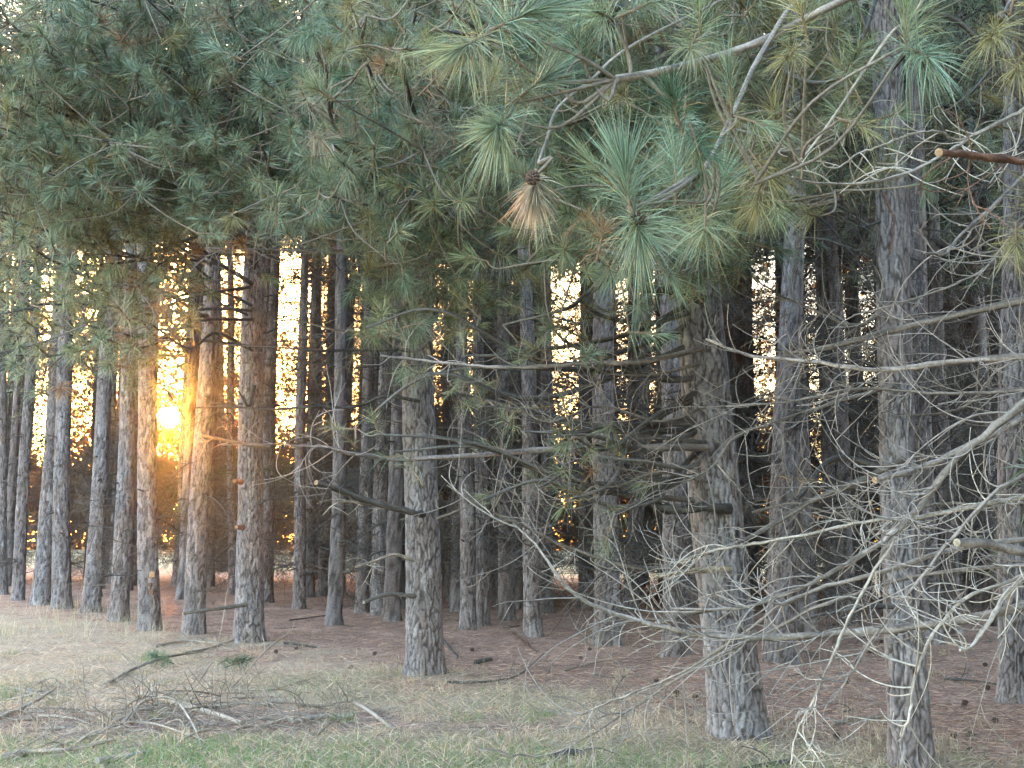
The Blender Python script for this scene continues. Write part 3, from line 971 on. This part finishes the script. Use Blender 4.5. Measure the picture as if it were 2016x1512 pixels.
# hero sprays nearest the camera, hanging from the tree beyond the frame edge
N0 = dict(w=.0023)
bough('O1', [(2340, -420), (1900, -120), (1640, 10), (1500, 80), (1400, 115), (1300, 140), (1212, 156)], 6.6, 4.0, [
    T(1080, 130, 4.0, (-.5, -.2, .5), n=170, L=.17, c=DKGREEN, droop=.2, **N0),
    T(1110, 150, 4.0, (-.8, .1, -.1), n=120, L=.17, c=YELLOWG * .6, droop=.5, **N0),
    T(1160, 150, 4.0, (-.3, -.3, .7), n=90, L=.16, c=DKGREEN, droop=.2, **N0),
    T(1000, 230, 3.9, (-.25, -.5, -.45), n=380, L=.22, c=GREENS[0] * 1.1, droop=.32, shoot=.12, **N0),
    T(1005, 205, 3.9, (.7, -.3, .45), n=190, L=.22, c=GREENS[2], droop=.2, **N0),
    T(955, 70, 3.7, (-.4, -.5, -.45), n=320, L=.22, c=GREENS[3] * 1.0, droop=.3, **N0),
    T(975, 55, 3.7, (.6, -.3, .15), n=280, L=.24, c=GREENS[2] * 1.1, droop=.2, **N0),
    T(1210, 40, 4.1, (-.3, -.5, -.1), n=190, L=.19, c=GREENS[1] * 1.1, droop=.55, **N0),
    T(1225, 30, 4.1, (.6, -.2, .2), n=130, L=.18, c=GREENS[0], droop=.35, **N0),
    T(1350, 200, 4.3, (-.1, -.2, -.7), n=150, L=.2, c=GREENS[2] * .8, droop=.4, **N0),
], .024, .014, np.array([.31, .24, .20]), cones=[(at(945, 65, 3.75), (-.3, -.3, -.8), .022), (at(1207, 42, 4.05), (-.4, -.3, -.7), .02)])
bough('O1', [(2340, -300), (1800, -200), (1620, -40), (1560, 10), (1520, 70), (1480, 140), (1440, 230), (1410, 290), (1385, 335)], 6.6, 4.0, [
    T(1240, 412, 3.45, (-.12, -.1, 1), n=300, L=.23, c=GREENS[2] * 1.05, droop=.12, shoot=.14, spread=.75, **N0),
    T(1245, 415, 3.45, (.1, -.4, -.6), n=330, L=.22, c=GREENS[0] * 1.1, droop=.3, shoot=.12, **N0),
    T(1225, 385, 3.6, (-.6, -.2, .6), n=120, L=.19, c=GREENS[1], droop=.2, **N0),
    T(1330, 395, 3.9, (0, -.1, 1), n=130, L=.21, c=GREENS[2] * 1.2, droop=.15, spread=.7, **N0),
    T(1345, 270, 3.9, (-.2, -.3, .5), n=200, L=.19, c=DKGREEN * 1.1, droop=.3, **N0),
    T(1360, 250, 3.9, (.1, -.3, -.6), n=150, L=.19, c=DKGREEN * 1.2, droop=.4, **N0),
    T(1440, 215, 4.4, (-.1, -.2, 1), n=140, L=.19, c=GREENS[0], droop=.2, **N0),
    T(1450, 230, 4.4, (.4, -.4, -.3), n=130, L=.2, c=GREENS[3], droop=.5, **N0),
    T(1405, 420, 4.4, (.2, -.2, .9), n=130, L=.22, c=GREENS[2] * 1.2, droop=.2, spread=.8, **N0),
    T(1390, 405, 4.4, (-.1, -.4, -.6), n=140, L=.2, c=GREENS[3], droop=.5, **N0),
    T(1480, 300, 4.6, (.2, -.3, -.5), n=120, L=.2, c=YELLOWG * .8, droop=.55, **N0),
], .017, .008, np.array([.25, .20, .17]), cones=[(at(1252, 418, 3.42), (.2, -.3, -.8), .022)])
bough('O1', [(2340, -300), (1800, -160), (1300, 60), (1160, 160), (1098, 214), (1078, 270), (1060, 322)], 6.5, 3.4, [
    T(1055, 345, 3.38, (-.05, -.25, -1), n=300, L=.145, c=TAN * .9, droop=.3, shoot=.06, spread=.68, **N0),
], .009, .005, PALE * .8, cones=[(at(1052, 342, 3.3), (-.2, -.6, -.6), .019)])
bough('O1', [(2340, -420), (1960, -160), (1850, -60), (1800, 30), (1760, 60), (1720, 112), (1680, 172), (1640, 232), (1580, 310), (1520, 346), (1486, 362)], 6.4, 4.4, [
    T(1783, 95, 3.9, (0, -.1, 1), n=200, L=.2, c=GREENS[1], droop=.15, spread=.8, **N0),
    T(1780, 90, 3.9, (.2, -.5, -.4), n=220, L=.2, c=GREENS[2] * 1.05, droop=.55, **N0),
    T(1655, 235, 4.6, (.2, -.3, -.2), n=70, L=.2, c=YELLOWG * .9, droop=.5, **N0),
    T(1500, 350, 4.6, (-.2, -.3, -.7), n=120, L=.19, c=YELLOWG * .8, droop=.5, **N0),
    T(1590, 80, 4.5, (-.2, -.2, .8), n=130, L=.18, c=YELLOWG, droop=.25, **N0),
    T(1570, 90, 4.5, (-.3, -.4, -.4), n=160, L=.18, c=YELLOWG * .85, droop=.5, **N0),
    T(1380, 75, 4.4, (-.1, -.2, .9), n=170, L=.19, c=GREENS[1], droop=.2, **N0),
    T(1370, 70, 4.4, (-.2, -.5, -.5), n=140, L=.19, c=GREENS[3] * .9, droop=.5, **N0),
], .012, .004, np.array([.31, .24, .18]))
bough('O1', [(2340, -300), (2060, -120), (2000, -20), (1970, 40)], 6.4, 4.2, [
    T(1965, 50, 4.2, (-.3, -.4, -.4), n=170, L=.21, c=YELLOWG * .9, droop=.6, **N0),
    T(1990, 20, 4.2, (.2, -.2, .7), n=120, L=.2, c=YELLOWG, droop=.3, **N0),
    T(2010, 110, 4.4, (-.3, -.4, -.5), n=120, L=.2, c=YELLOWG * .9, droop=.5, **N0),
], .012, .006, GREY)
bough('O1', [(2340, 260), (2120, 360), (2040, 410), (2000, 440)], 6.5, 5.0, [
    T(2000, 445, 4.9, (-.2, -.4, -.6), n=170, L=.2, c=YELLOWG * .8, droop=.5, **N0),
    T(2030, 420, 4.9, (-.1, -.4, .3), n=120, L=.2, c=YELLOWG * .7, droop=.4, **N0),
], .012, .006, GREY)

# boughs that fill the crowns of the front row, spreading over the grass


def fill_bough(hosts, px, py, Y, n, rad, needle_n, w, L=.2, pal=None, dead=0.03, up=0.15):
    tip = at(px, py, Y)
    key = min(hosts, key=lambda k: abs(TREES[k].pos[0] - tip[0]) + 0.3 * abs(TREES[k].pos[1] - tip[1]) + RNG.random() * 1.2)
    t = TREES[key]
    if sunline(tip) < .75:
        return
    h = min(max(tip[2] + (RNG.uniform(0.5, 2.0) if up > 0 else RNG.uniform(-.3, 1.0)), 1.2), t.H - 1.5)
    st = t.pos + axis_at(t, h)
    m1 = st + (tip - st) * 0.45 + np.array([0, 0, 0.12 * np.linalg.norm(tip - st) * up]) + RNG.normal(size=3) * 0.12
    m2 = st + (tip - st) * 0.8 + RNG.normal(size=3) * 0.12
    out_ = norm((tip - st) * np.array([1, 1, 0.2]))
    tl = []
    for k in range(n):
        f = RNG.random() ** 0.6
        c0 = st + (tip - st) * (0.55 + 0.5 * f)
        p = c0 + RNG.normal(size=3) * np.array([rad, rad, rad * 0.75])
        ax = out_ * RNG.uniform(0.2, 1) + np.array([0, -0.15, RNG.uniform(-.15, .75)]) + RNG.normal(size=3) * 0.45
        u = RNG.random()
        c = (pal or GREENS)[RNG.integers(len(pal or GREENS))] * RNG.uniform(.8, 1.2)
        if u < dead:
            c = RUST if RNG.random() < .5 else TAN * .8
        elif u < dead + 0.09:
            c = YELLOWG * RNG.uniform(.6, .9)
        tl.append(dict(p=p, ax=ax, n=int(needle_n * RNG.uniform(.8, 1.2)), L=L * RNG.uniform(.8, 1.15), w=w, c=c, droop=RNG.uniform(.15, .6), shoot=RNG.uniform(.1, .25)))
    bough(key, [tuple(st), tuple(m1), tuple(m2), tuple(tip)], 0, 0, tl, .026, .008, DARK * 1.6)


LEFT = ['F4', 'F5', 'F6', 'F7', 'F8', 'F9', 'F10', 'F11']
BLUISH = [np.array(c) * 1.3 for c in ((0.155, 0.182, 0.122), (0.165, 0.182, 0.11), (0.146, 0.176, 0.12), (0.178, 0.182, 0.11))]


def jit_grid(x0, x1, y0, y1, nx, ny):
    for a in range(nx):
        for b in range(ny):
            yield (x0 + (a + RNG.uniform(.1, .9)) * (x1 - x0) / nx, y0 + (b + RNG.uniform(.1, .9)) * (y1 - y0) / ny)


for px, py in jit_grid(-140, 640, -60, 420, 11, 8):
    fill_bough(LEFT, px, py, RNG.uniform(10.0, 12.6), 18, .40, 110, .005, pal=BLUISH)
for px, py in ((40, 470), (120, 520), (200, 500), (230, 600), (60, 600), (170, 640), (250, 690), (300, 640), (30, 700), (110, 430), (280, 560), (200, 730)):
    fill_bough(LEFT, px, py, RNG.uniform(11.0, 13.0), 14, .3, 95, .0052, pal=BLUISH, dead=.08)
for px, py in jit_grid(600, 1020, -40, 440, 5, 6):
    fill_bough(['F3', 'F3', 'F2'], px, py, RNG.uniform(7.8, 10), 16, .34, 115, .0041)
for px, py in ((640, 125), (700, 150)):
    fill_bough(['F3'], px, py, 6.8, 7, .16, 150, .002, pal=[DKGREEN, DKGREEN * 1.3])
for px, py in ((800, 90), (850, 60), (720, 30), (880, 20)):
    fill_bough(['F3', 'F2'], px, py, 5.8, 5, .16, 150, .002, pal=[YELLOWG * .9, GREENS[3], TAN * .7])
for px, py in ((655, 285), (700, 280)):
    fill_bough(['F3'], px, py, 7.4, 3, .08, 140, .0022, pal=[RUST, TAN * .8])
for px, py in ((820, 600), (800, 560), (840, 640), (780, 640), (900, 480), (930, 540), (870, 500), (720, 470), (1000, 560), (680, 430), (760, 520), (860, 440), (940, 600), (830, 690), (990, 500)):
    fill_bough(['F3'], px, py, RNG.uniform(9.5, 11.5), 10, .24, 110, .0036)
for px, py in jit_grid(1000, 1420, 120, 560, 5, 5):
    fill_bough(['F2'], px, py, RNG.uniform(6.8, 8.6), 13, .3, 110, .0037)
for px, py in jit_grid(1000, 1500, -60, 140, 4, 2):
    fill_bough(['F2', 'F1'], px, py, RNG.uniform(6, 8), 13, .28, 110, .0034)
for px, py in jit_grid(1390, 1680, -40, 430, 3, 4):
    fill_bough(['F1', 'F2'], px, py, RNG.uniform(6.2, 8), 11, .28, 110, .003, pal=[GREENS[3], GREENS[1], YELLOWG * .7])
for px, py in jit_grid(1830, 2060, -40, 420, 2, 3):
    fill_bough(['R9', 'F1'], px, py, RNG.uniform(8.6, 10.5), 5, .3, 70, .0028, pal=[GREENS[3], YELLOWG * .7])
# small low sprays in the middle of the wood edge
for k, px, py, Y, n in (('F2', 745, 855, 8.3, 3), ('F2', 700, 840, 8.4, 1), ('F2', 775, 890, 8.2, 2), ('F2', 860, 770, 8.6, 4), ('F2', 830, 740, 8.6, 3), ('F2', 720, 645, 8.8, 3), ('F2', 950, 800, 8.6, 3),
                        ('F2', 920, 700, 8.8, 3), ('F2', 1080, 860, 8.3, 3), ('F2', 1030, 850, 8.4, 2), ('F2', 1130, 860, 8.3, 2), ('F2', 1060, 960, 8.2, 3), ('F2', 950, 985, 8.2, 2),
                        ('F2', 1120, 985, 8.3, 3), ('F2', 1210, 1010, 8.4, 3), ('F2', 990, 640, 8.8, 4), ('F2', 1080, 640, 8.8, 4), ('F2', 1150, 600, 8.8, 4), ('F2', 1040, 700, 8.8, 2), ('F2', 1180, 900, 8.5, 1)):
    fill_bough([k], px, py, Y, n, .08, 60, .0024, L=.17, pal=[GREENS[1], GREENS[3], GREENS[4]], up=-.5)
for px, py in ((1560, 935),):
    fill_bough(['F1'], px, py, 7.4, 1, .03, 26, .002, L=.12, pal=[RUST], up=-.5)

# ------------------------------------------------------------------ ground cover


def px_samples(n, x0, x1, y0, y1):
    px = RNG.uniform(x0, x1, n); py = RNG.uniform(y0, y1, n)
    d = FWD[None] + RGT[None] * ((px - 1008) / F)[:, None] + UPV[None] * ((756 - py) / F)[:, None]
    t = (0 - CAMZ) / d[:, 2]
    P = CAM[None] + d * t[:, None]
    return P[:, 0], P[:, 1]


def blades(mb, x, y, L, w, tilt, c, droop=.5):
    n = len(x)
    z = gz(x, y) - 0.005
    az = RNG.random(n) * 6.283
    d = np.stack([np.cos(az) * np.sin(tilt), np.sin(az) * np.sin(tilt), np.cos(tilt)], 1)
    needles(mb, np.stack([x, y, z], 1), d, L, w, droop, c)


def pick(x, y, prob):
    k = RNG.random(len(x)) < prob
    return x[k], y[k]


def colmix(n, a, b, lo=.7, hi=1.3):
    k = RNG.random((n, 1))
    return (np.asarray(a) * (1 - k) + np.asarray(b) * k) * RNG.uniform(lo, hi, (n, 1))


# matted dry grass
x, y = px_samples(170000, -150, 2170, 1165, 1640)
x, y = pick(x, y, (1 - woodmask(x, y) * .93) * (1 - .75 * soilmask(x, y)) * (.35 + .9 * fbm(x * 2.3 + 9, y * 2.3 + 9, 61, 3)))
mb = MB(); n = len(x)
blades(mb, x, y, RNG.uniform(.06, .2, n), RNG.uniform(.003, .0055, n), np.radians(RNG.uniform(45, 92, n)), colmix(n, (.72, .54, .38), (.36, .26, .20), .5, 1.25), RNG.uniform(0, .35, n))
tag(mb.build("dry_grass", M_GRASS), "matted straw coloured dry grass along the front of the wood", "dry grass", kind="stuff")
# upright straw stalks
mb = MB()
x, y = px_samples(9000, -100, 2100, 1180, 1600)
x, y = pick(x, y, np.clip(.5 - np.abs(wood_s(x, y)) * .17, .05, 1) * sstep(.4, .6, fbm(x * 1.2 + 3, y * 1.2 + 3, 71, 3)))
n = len(x)
blades(mb, x, y, RNG.uniform(.15, .42, n), RNG.uniform(.0025, .004, n), np.radians(np.abs(RNG.normal(size=n)) * 18), colmix(n, (.50, .41, .28), (.40, .33, .24)), RNG.uniform(0, .4, n))
x, y = px_samples(2600, -100, 330, 1188, 1262)
x, y = pick(x, y, sstep(.42, .6, fbm(x * 1.6 + 3, y * 1.6 + 3, 73, 3)))
n = len(x)
blades(mb, x, y, RNG.uniform(.2, .5, n), RNG.uniform(.004, .006, n), np.radians(np.abs(RNG.normal(size=n)) * 20), colmix(n, (.50, .43, .30), (.42, .36, .26)), RNG.uniform(0, .5, n))
# tussocks
for q in range(190):
    px, py = RNG.uniform(-60, 2060), RNG.uniform(1215, 1530)
    g = ground(px, py)
    ws = float(wood_s(g[0], g[1]))
    if ws > 1.2 and RNG.random() < .8:
        continue
    n = int(RNG.integers(25, 80)); hh = RNG.uniform(.09, .26); rd = RNG.uniform(.03, .12)
    grn = RNG.random() < .22 and ws < -.5
    c1, c2 = ((.16, .23, .08), (.30, .29, .15)) if grn else ((.62, .47, .33), (.34, .25, .19))
    blades(mb, g[0] + RNG.normal(size=n) * rd, g[1] + RNG.normal(size=n) * rd, hh * RNG.uniform(.5, 1.2, n), RNG.uniform(.003, .005, n), np.radians(np.abs(RNG.normal(size=n)) * 34), colmix(n, c1, c2), RNG.uniform(.1, .9, n))
for kk in ('F1', 'F2', 'F3', 'F4', 'F5', 'F6', 'F7', 'F8', 'F9', 'R9', 'C12', 'C8', 'C5', 'C2'):
    t = TREES[kk]; n = 90 if kk in ('F3', 'F4', 'F5', 'F6', 'F7', 'F8', 'F9') else 45
    a = RNG.random(n) * 6.283; rr = t.r0 * RNG.uniform(1.05, 2.6, n)
    blades(mb, t.pos[0] + rr * np.cos(a), t.pos[1] + rr * np.sin(a), RNG.uniform(.06, .26, n), RNG.uniform(.003, .005, n), np.radians(RNG.uniform(5, 70, n)), colmix(n, (.52, .40, .28), (.33, .22, .16)), RNG.uniform(0, .5, n))
tag(mb.build("straw_grass", M_GRASS), "tall straw stalks standing at the feet of the front row", "dry grass", kind="stuff")
# green grass
x, y = px_samples(120000, -150, 2170, 1280, 1640)
x, y = pick(x, y, np.clip(greenmask(x, y), 0, 1) * (1 - woodmask(x, y)) * (1 - .7 * soilmask(x, y)))
n = len(x); mb = MB()
blades(mb, x, y, RNG.uniform(.04, .12, n), RNG.uniform(.0025, .004, n), np.radians(np.abs(RNG.normal(size=n)) * 28), colmix(n, (.14, .24, .075), (.24, .29, .12)), RNG.uniform(0, .5, n))
tag(mb.build("green_grass", M_GRASS), "short fresh green grass in front of the wood", "grass", kind="stuff")
# fallen needles
x, y = px_samples(150000, -100, 2120, 1120, 1640)
x, y = pick(x, y, np.clip(woodmask(x, y) + .07 + .5 * soilmask(x, y), 0, 1))
n = len(x); mb = MB()
zz = gz(x, y) + .004
az = RNG.random(n) * 6.283
d = np.stack([np.cos(az), np.sin(az), RNG.uniform(-.02, .22, n)], 1)
needles(mb, np.stack([x, y, zz], 1), norms(d), RNG.uniform(.08, .2, n), RNG.uniform(.0025, .005, n), .05, colmix(n, (.54, .33, .24), (.21, .12, .095), .5, 1.6))
tag(mb.build("needle_litter", M_LITTER), "rust brown fallen needles covering the floor under the pines", "needle litter", kind="stuff")

# fallen branches, each a thing of its own


def fallen(pts, r0, r1, c, label, twigs=4, tl=.35, cap=PALECUT, lift=.02, group="broken branches lying in front of the wood", name="fallen_branch"):
    P = []
    for k, p in enumerate(pts):
        g = ground(p[0], p[1]); z = gh(g[0], g[1]) + r0 * .7 + (p[2] if len(p) > 2 else lift * RNG.random())
        P.append((g[0], g[1], z))
    P = np.array(P); o0 = P[0].copy(); o0[2] -= r0 * .7
    P = smooth_path(P - o0, 6)
    R = np.linspace(r0, r1, len(P)) * (1 + .07 * RNG.normal(size=len(P)))
    mb = MB(); tube(mb, P, R, c, 8, cap=cap, rough=.08)
    if twigs:
        twiggy(mb, P, R, np.asarray(c) * .95, twigs, tl, rt=.005, sides=4, bias=np.array([0, 0, .15]))
    o = mb.build(name, M_DEAD)
    o.location = tuple(o0)
    return tag(o, label, "branch", group)


PK = np.array([.36, .27, .21])
fallen([(268, 1376), (330, 1390), (400, 1408), (478, 1428)], .034, .026, PK * 1.05, "thick pale straight branch lying among the brush, stripped of bark", 3)
fallen([(575, 1430), (630, 1419), (694, 1416)], .022, .018, PALE * 1.1, "pale bare stick with a sawn end lying on grass apart from the brush", 0)
fallen([(203, 1353), (262, 1322), (330, 1311, .1), (400, 1290, .05)], .022, .010, PALE * .9, "curved grey branch arching toward the two green sprigs", 5)
fallen([(-20, 1426), (60, 1402, .05), (108, 1378, .1)], .02, .012, PK, "pair-forked stick rising from the frame edge beside the grey soil", 3)
fallen([(22, 1356), (110, 1380), (205, 1427)], .018, .010, PK * .8, "brown stick lying across the soil patch down to the pale brush", 5)
fallen([(-20, 1505), (60, 1492), (140, 1487), (228, 1466)], .024, .012, PK, "long bent branch at the bottom corner running along the grass edge", 5)
fallen([(85, 1490), (150, 1465), (240, 1441, .06), (300, 1440, .05), (405, 1470)], .016, .008, PK * .95, "slender arched branch lying over the other brush in the corner", 8)
fallen([(228, 1442), (280, 1415, .12), (340, 1416, .15), (382, 1450, .05), (396, 1478)], .014, .008, PALE, "pale hoop-shaped branch in front of the thick stripped one", 6)
fallen([(190, 1515), (240, 1500), (282, 1488)], .022, .018, PALE * 1.1, "short pale stick with a sawn end at the lower edge of the brush", 0)
fallen([(410, 1356), (520, 1360), (620, 1340)], .014, .006, PK, "thin long stick lying level behind the thick stripped branch", 6)
fallen([(305, 1273), (370, 1265), (448, 1272)], .022, .012, PK * .85, "brown branch lying at the foot of the trunk beside the sun", 7)
fallen([(360, 1288), (410, 1277), (460, 1266, .05)], .016, .01, PK * .75, "broken reddish branch before the scarred pine's foot", 6)
fallen([(362, 1374), (400, 1350, .1), (430, 1310, .3), (446, 1245, .75)], .010, .005, PK, "thin sapling-like stick bending up out of the brush", 3, lift=0)
fallen([(455, 1362), (520, 1325, .25), (570, 1290, .3), (580, 1268, .35)], .010, .004, PK, "thin curved twig arching over dry grass past the green sprigs", 4)
fallen([(1085, 1502), (1130, 1492), (1158, 1498)], .03, .02, DARK * 1.2, "dark rotten piece of branch at the bottom among straw", 1)
fallen([(880, 1348), (960, 1345), (1020, 1330), (1070, 1305, .1)], .014, .006, DARK * 1.5, "dark thin branch lying in straw past the stout flaking pine", 3)
fallen([(935, 1310), (955, 1308), (968, 1306)], .028, .022, DARK * 1.2, "short dark log piece on straw beyond the stout flaking pine", 0)
fallen([(870, 1262, .05), (890, 1280), (905, 1298)], .022, .012, DARK, "short dark stick leaning near the foot of the stout flaking pine", 1)
fallen([(560, 1268), (590, 1272), (625, 1276)], .02, .012, DARK, "black short stick at the shaded foot of the scarred pine", 1)
fallen([(570, 1225), (610, 1220), (650, 1214)], .014, .008, DARK * 1.2, "dark thin stick on rust litter beyond the slim grey pine", 2)
fallen([(1010, 1248), (1040, 1270), (1060, 1285)], .018, .008, RED * .8, "reddish stick slanting across litter before the middle litter tree", 2)
fallen([(1110, 1325), (1180, 1305), (1235, 1300)], .012, .005, PK * .8, "pale thin stick lying on litter behind the drooping twigs", 3)
fallen([(1640, 1425), (1680, 1418), (1740, 1415)], .02, .012, PK * .8, "pale stick on litter between the two thick near pines", 3)
fallen([(1560, 1500), (1500, 1508), (1440, 1520)], .02, .012, DARK * 1.3, "brown log-like stick under the hanging thin twig", 3)
fallen([(1860, 1340), (1920, 1345), (1985, 1352)], .014, .008, DARK * 1.3, "thin dark stick lying before the pine cut by the edge", 3)
fallen([(770, 1440), (720, 1400), (690, 1385)], .02, .016, PALE * 1.05, "small broken pale stick past the lone sawn stick", 1)
TW = []
for k in range(46):
    px, py = RNG.uniform(120, 1990), RNG.uniform(1195, 1440)
    g = ground(px, py)
    if wood_s(g[0], g[1]) < .3:
        continue
    a = RNG.random() * 3.14; L = RNG.uniform(12, 34)
    fallen([(px, py), (px + L * math.cos(a), py + L * .2 * math.sin(a)), (px + 2 * L * math.cos(a + .3), py + L * .4 * math.sin(a))], RNG.uniform(.006, .012), .004, DARK * RNG.uniform(.9, 2.0), "small dark twig lying on the rust needle litter", 2, .2, group="twigs scattered on the litter", name="fallen_twig")

for k in range(60):
    px, py = RNG.uniform(-10, 720), RNG.normal() * 34 + 1410
    if py > 1508 or py < 1330:
        continue
    a = RNG.normal() * .5 + (3.14 if RNG.random() < .5 else 0); L = RNG.uniform(25, 75)
    zl = RNG.random() ** 2 * .12
    fallen([(px, py, RNG.random() * .04), (px + L * math.cos(a), py + L * .3 * math.sin(a), zl), (px + 2 * L * math.cos(a + .3), py + L * .6 * math.sin(a), zl * RNG.uniform(0, 1.5))], RNG.uniform(.006, .014), .003, PK * RNG.uniform(.45, 1.0), "thin bare grey brown twig among the tangled brush", 5, .4, group="twigs of the brush in the grass", name="fallen_twig")

# cones on the floor
cm = MB(); cone(cm, np.array([0, 0, .012]), (1, .2, .1), .024)
cme = cm.mesh("pine_cone", M_CONE)
for k in range(70):
    px, py = RNG.uniform(300, 2000), RNG.uniform(1180, 1500)
    g = ground(px, py)
    if wood_s(g[0], g[1]) < -.6:
        continue
    o = link("pine_cone", cme); o.location = (g[0], g[1], gh(g[0], g[1]) + .008); o.rotation_euler = (RNG.normal() * .3, RNG.normal() * .3, RNG.random() * 6.28)
    tag(o, "small dark open cone lying on the rust needle litter", "pine cone", "cones scattered on the litter")

# two green sprigs cut off and dropped on the brush
for px, py, lab, sx in ((318, 1300, "flat green needle sprig dropped on the brush below the sun", -1), (466, 1306, "darker round green needle sprig dropped before the scarred pine", 1)):
    g = ground(px, py + 14); z = gh(g[0], g[1])
    root = link("pine_sprig", None); root.location = (g[0], g[1], z); tag(root, lab, "pine sprig", "green sprigs on the brush")
    w_ = MB(); P = np.array([[-.15 * sx, 0, .05], [0, 0, .1], [.1 * sx, 0, .12]]); tube(w_, P, [.007, .006, .004], GREY * .7, 5); w_.build("stem", M_DEAD, root)
    nb = MB()
    for q in range(5):
        tuft(nb, np.array([RNG.normal() * .06, RNG.normal() * .06, .1]), (sx * .7, RNG.normal() * .3, .35), 80, .17, .003, DKGREEN * (1.1 if sx > 0 else 1.6), .1, .5)
    nb.build("needles", [M_NEEDLE, M_DEAD], root)

# ------------------------------------------------------------------ far woods beyond the field
mb = MB()
HOLE = CAM + SUN * (118.0 / SUN[1])
for k in range(84):
    x = -85 + (k % 56) * 3.0 + RNG.normal() * 1.0
    y = (116 if k < 56 else 128) + RNG.normal() * 4 - .1 * x
    H = RNG.uniform(10.5, 15.5) * (1.0 if x < 5 else 1.12) * (1 + .42 * math.exp(-((x - HOLE[0]) / 7.0) ** 2)); r = RNG.uniform(2.2, 3.6)
    P = grow((x, y, 0), (0, 0, 1), H * .8, 5, .1, -.2, .03)
    tube(mb, P, np.linspace(.22, .06, len(P)), DARK, 5, m=1)
    n = 1300
    u = RNG.normal(size=(n, 3)); u = norms(u) * (RNG.random((n, 1)) ** .4)
    lump = 1 + .35 * np.sin(u[:, :1] * 5 + k) * np.cos(u[:, 2:] * 4 + k)
    p = np.array([x, y, H * .5]) + u * lump * np.array([r, r, H * .5])
    p[:, 2] = np.maximum(p[:, 2], .3)
    rel = p - CAM; along = rel @ SUN
    off = np.linalg.norm(rel - along[:, None] * SUN, axis=1)
    lace = np.stack([x + RNG.normal(size=170) * r * .6, y + RNG.normal(size=170) * 2, H * RNG.uniform(.9, 1.95, 170)], 1)
    p = np.concatenate([p, lace])
    rel = p - CAM; along = rel @ SUN
    off = np.linalg.norm(rel - along[:, None] * SUN, axis=1)
    p = p[off > np.where(p[:, 1] > HOLE[1] - 6, 4.5, .9)]; n = len(p)     # the gap the low sun shines through
    c0 = np.array([.20, .155, .065]) if k % 3 else np.array([.13, .135, .065])
    needles(mb, p, norms(RNG.normal(size=(n, 3))), RNG.uniform(.3, .6, n), RNG.uniform(.22, .42, n), .2, colmix(n, c0, c0 * .7, .6, 1.4))
# brushwood along its foot
n = 16000
x = RNG.uniform(-85, 90, n); y = 113 - .1 * x + RNG.normal(size=n) * 1.6
z = RNG.random(n) ** 1.2 * (6.5 + 3.0 * fbm(x * .12 + 40, y * 0 + 3, 5, 3))
p = np.stack([x, y, z + .2], 1)
rel = p - CAM; along = rel @ SUN
p = p[np.linalg.norm(rel - along[:, None] * SUN, axis=1) > 1.6]; n = len(p)
needles(mb, p, norms(RNG.normal(size=(n, 3))), RNG.uniform(.5, .9, n), RNG.uniform(.35, .6, n), .2, colmix(n, (.17, .135, .075), (.10, .09, .055), .6, 1.4))
# leaf cluster added round the sun, its orange colour painting the glow
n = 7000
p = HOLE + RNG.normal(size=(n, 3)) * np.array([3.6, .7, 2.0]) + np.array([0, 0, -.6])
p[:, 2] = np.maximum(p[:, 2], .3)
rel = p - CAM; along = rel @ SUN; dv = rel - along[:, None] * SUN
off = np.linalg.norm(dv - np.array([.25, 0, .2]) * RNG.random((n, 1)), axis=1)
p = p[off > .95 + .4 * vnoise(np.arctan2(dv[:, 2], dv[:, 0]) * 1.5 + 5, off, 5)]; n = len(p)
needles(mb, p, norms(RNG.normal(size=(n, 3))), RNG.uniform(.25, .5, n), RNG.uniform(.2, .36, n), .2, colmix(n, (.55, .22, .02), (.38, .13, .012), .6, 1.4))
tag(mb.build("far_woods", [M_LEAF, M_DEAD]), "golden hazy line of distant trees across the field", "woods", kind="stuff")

# ------------------------------------------------------------------ thin haze added to give the sun its glow
hx0, hx1, hy0, hy1 = float(gx[0]) - 2, float(gx[-1]) + 2, float(gy[0]) - 2, float(gy[-1]) + 2
hv = np.array([[x, y, z] for x in (hx0, hx1) for y in (hy0, hy1) for z in (-1.6, 27.0)])
hme = bpy.data.meshes.new("haze")
hme.from_pydata([tuple(v) for v in hv], [], [(0, 1, 3, 2), (4, 6, 7, 5), (0, 4, 5, 1), (2, 3, 7, 6), (0, 2, 6, 4), (1, 5, 7, 3)])
M_HAZE = bpy.data.materials.new("haze_air"); M_HAZE.use_nodes = True
hn = M_HAZE.node_tree; hn.nodes.clear()
ho = hn.nodes.new("ShaderNodeOutputMaterial"); pv = hn.nodes.new("ShaderNodeVolumePrincipled")
pv.inputs["Color"].default_value = (0.95, 0.93, 0.92, 1)
pv.inputs["Density"].default_value = 0.00006
pv.inputs["Anisotropy"].default_value = 0.94
hn.links.new(pv.outputs[0], ho.inputs["Volume"])
hme.materials.append(M_HAZE)
tag(link("haze", hme), "thin pale haze added to give the low sun its glow", "haze", kind="stuff")
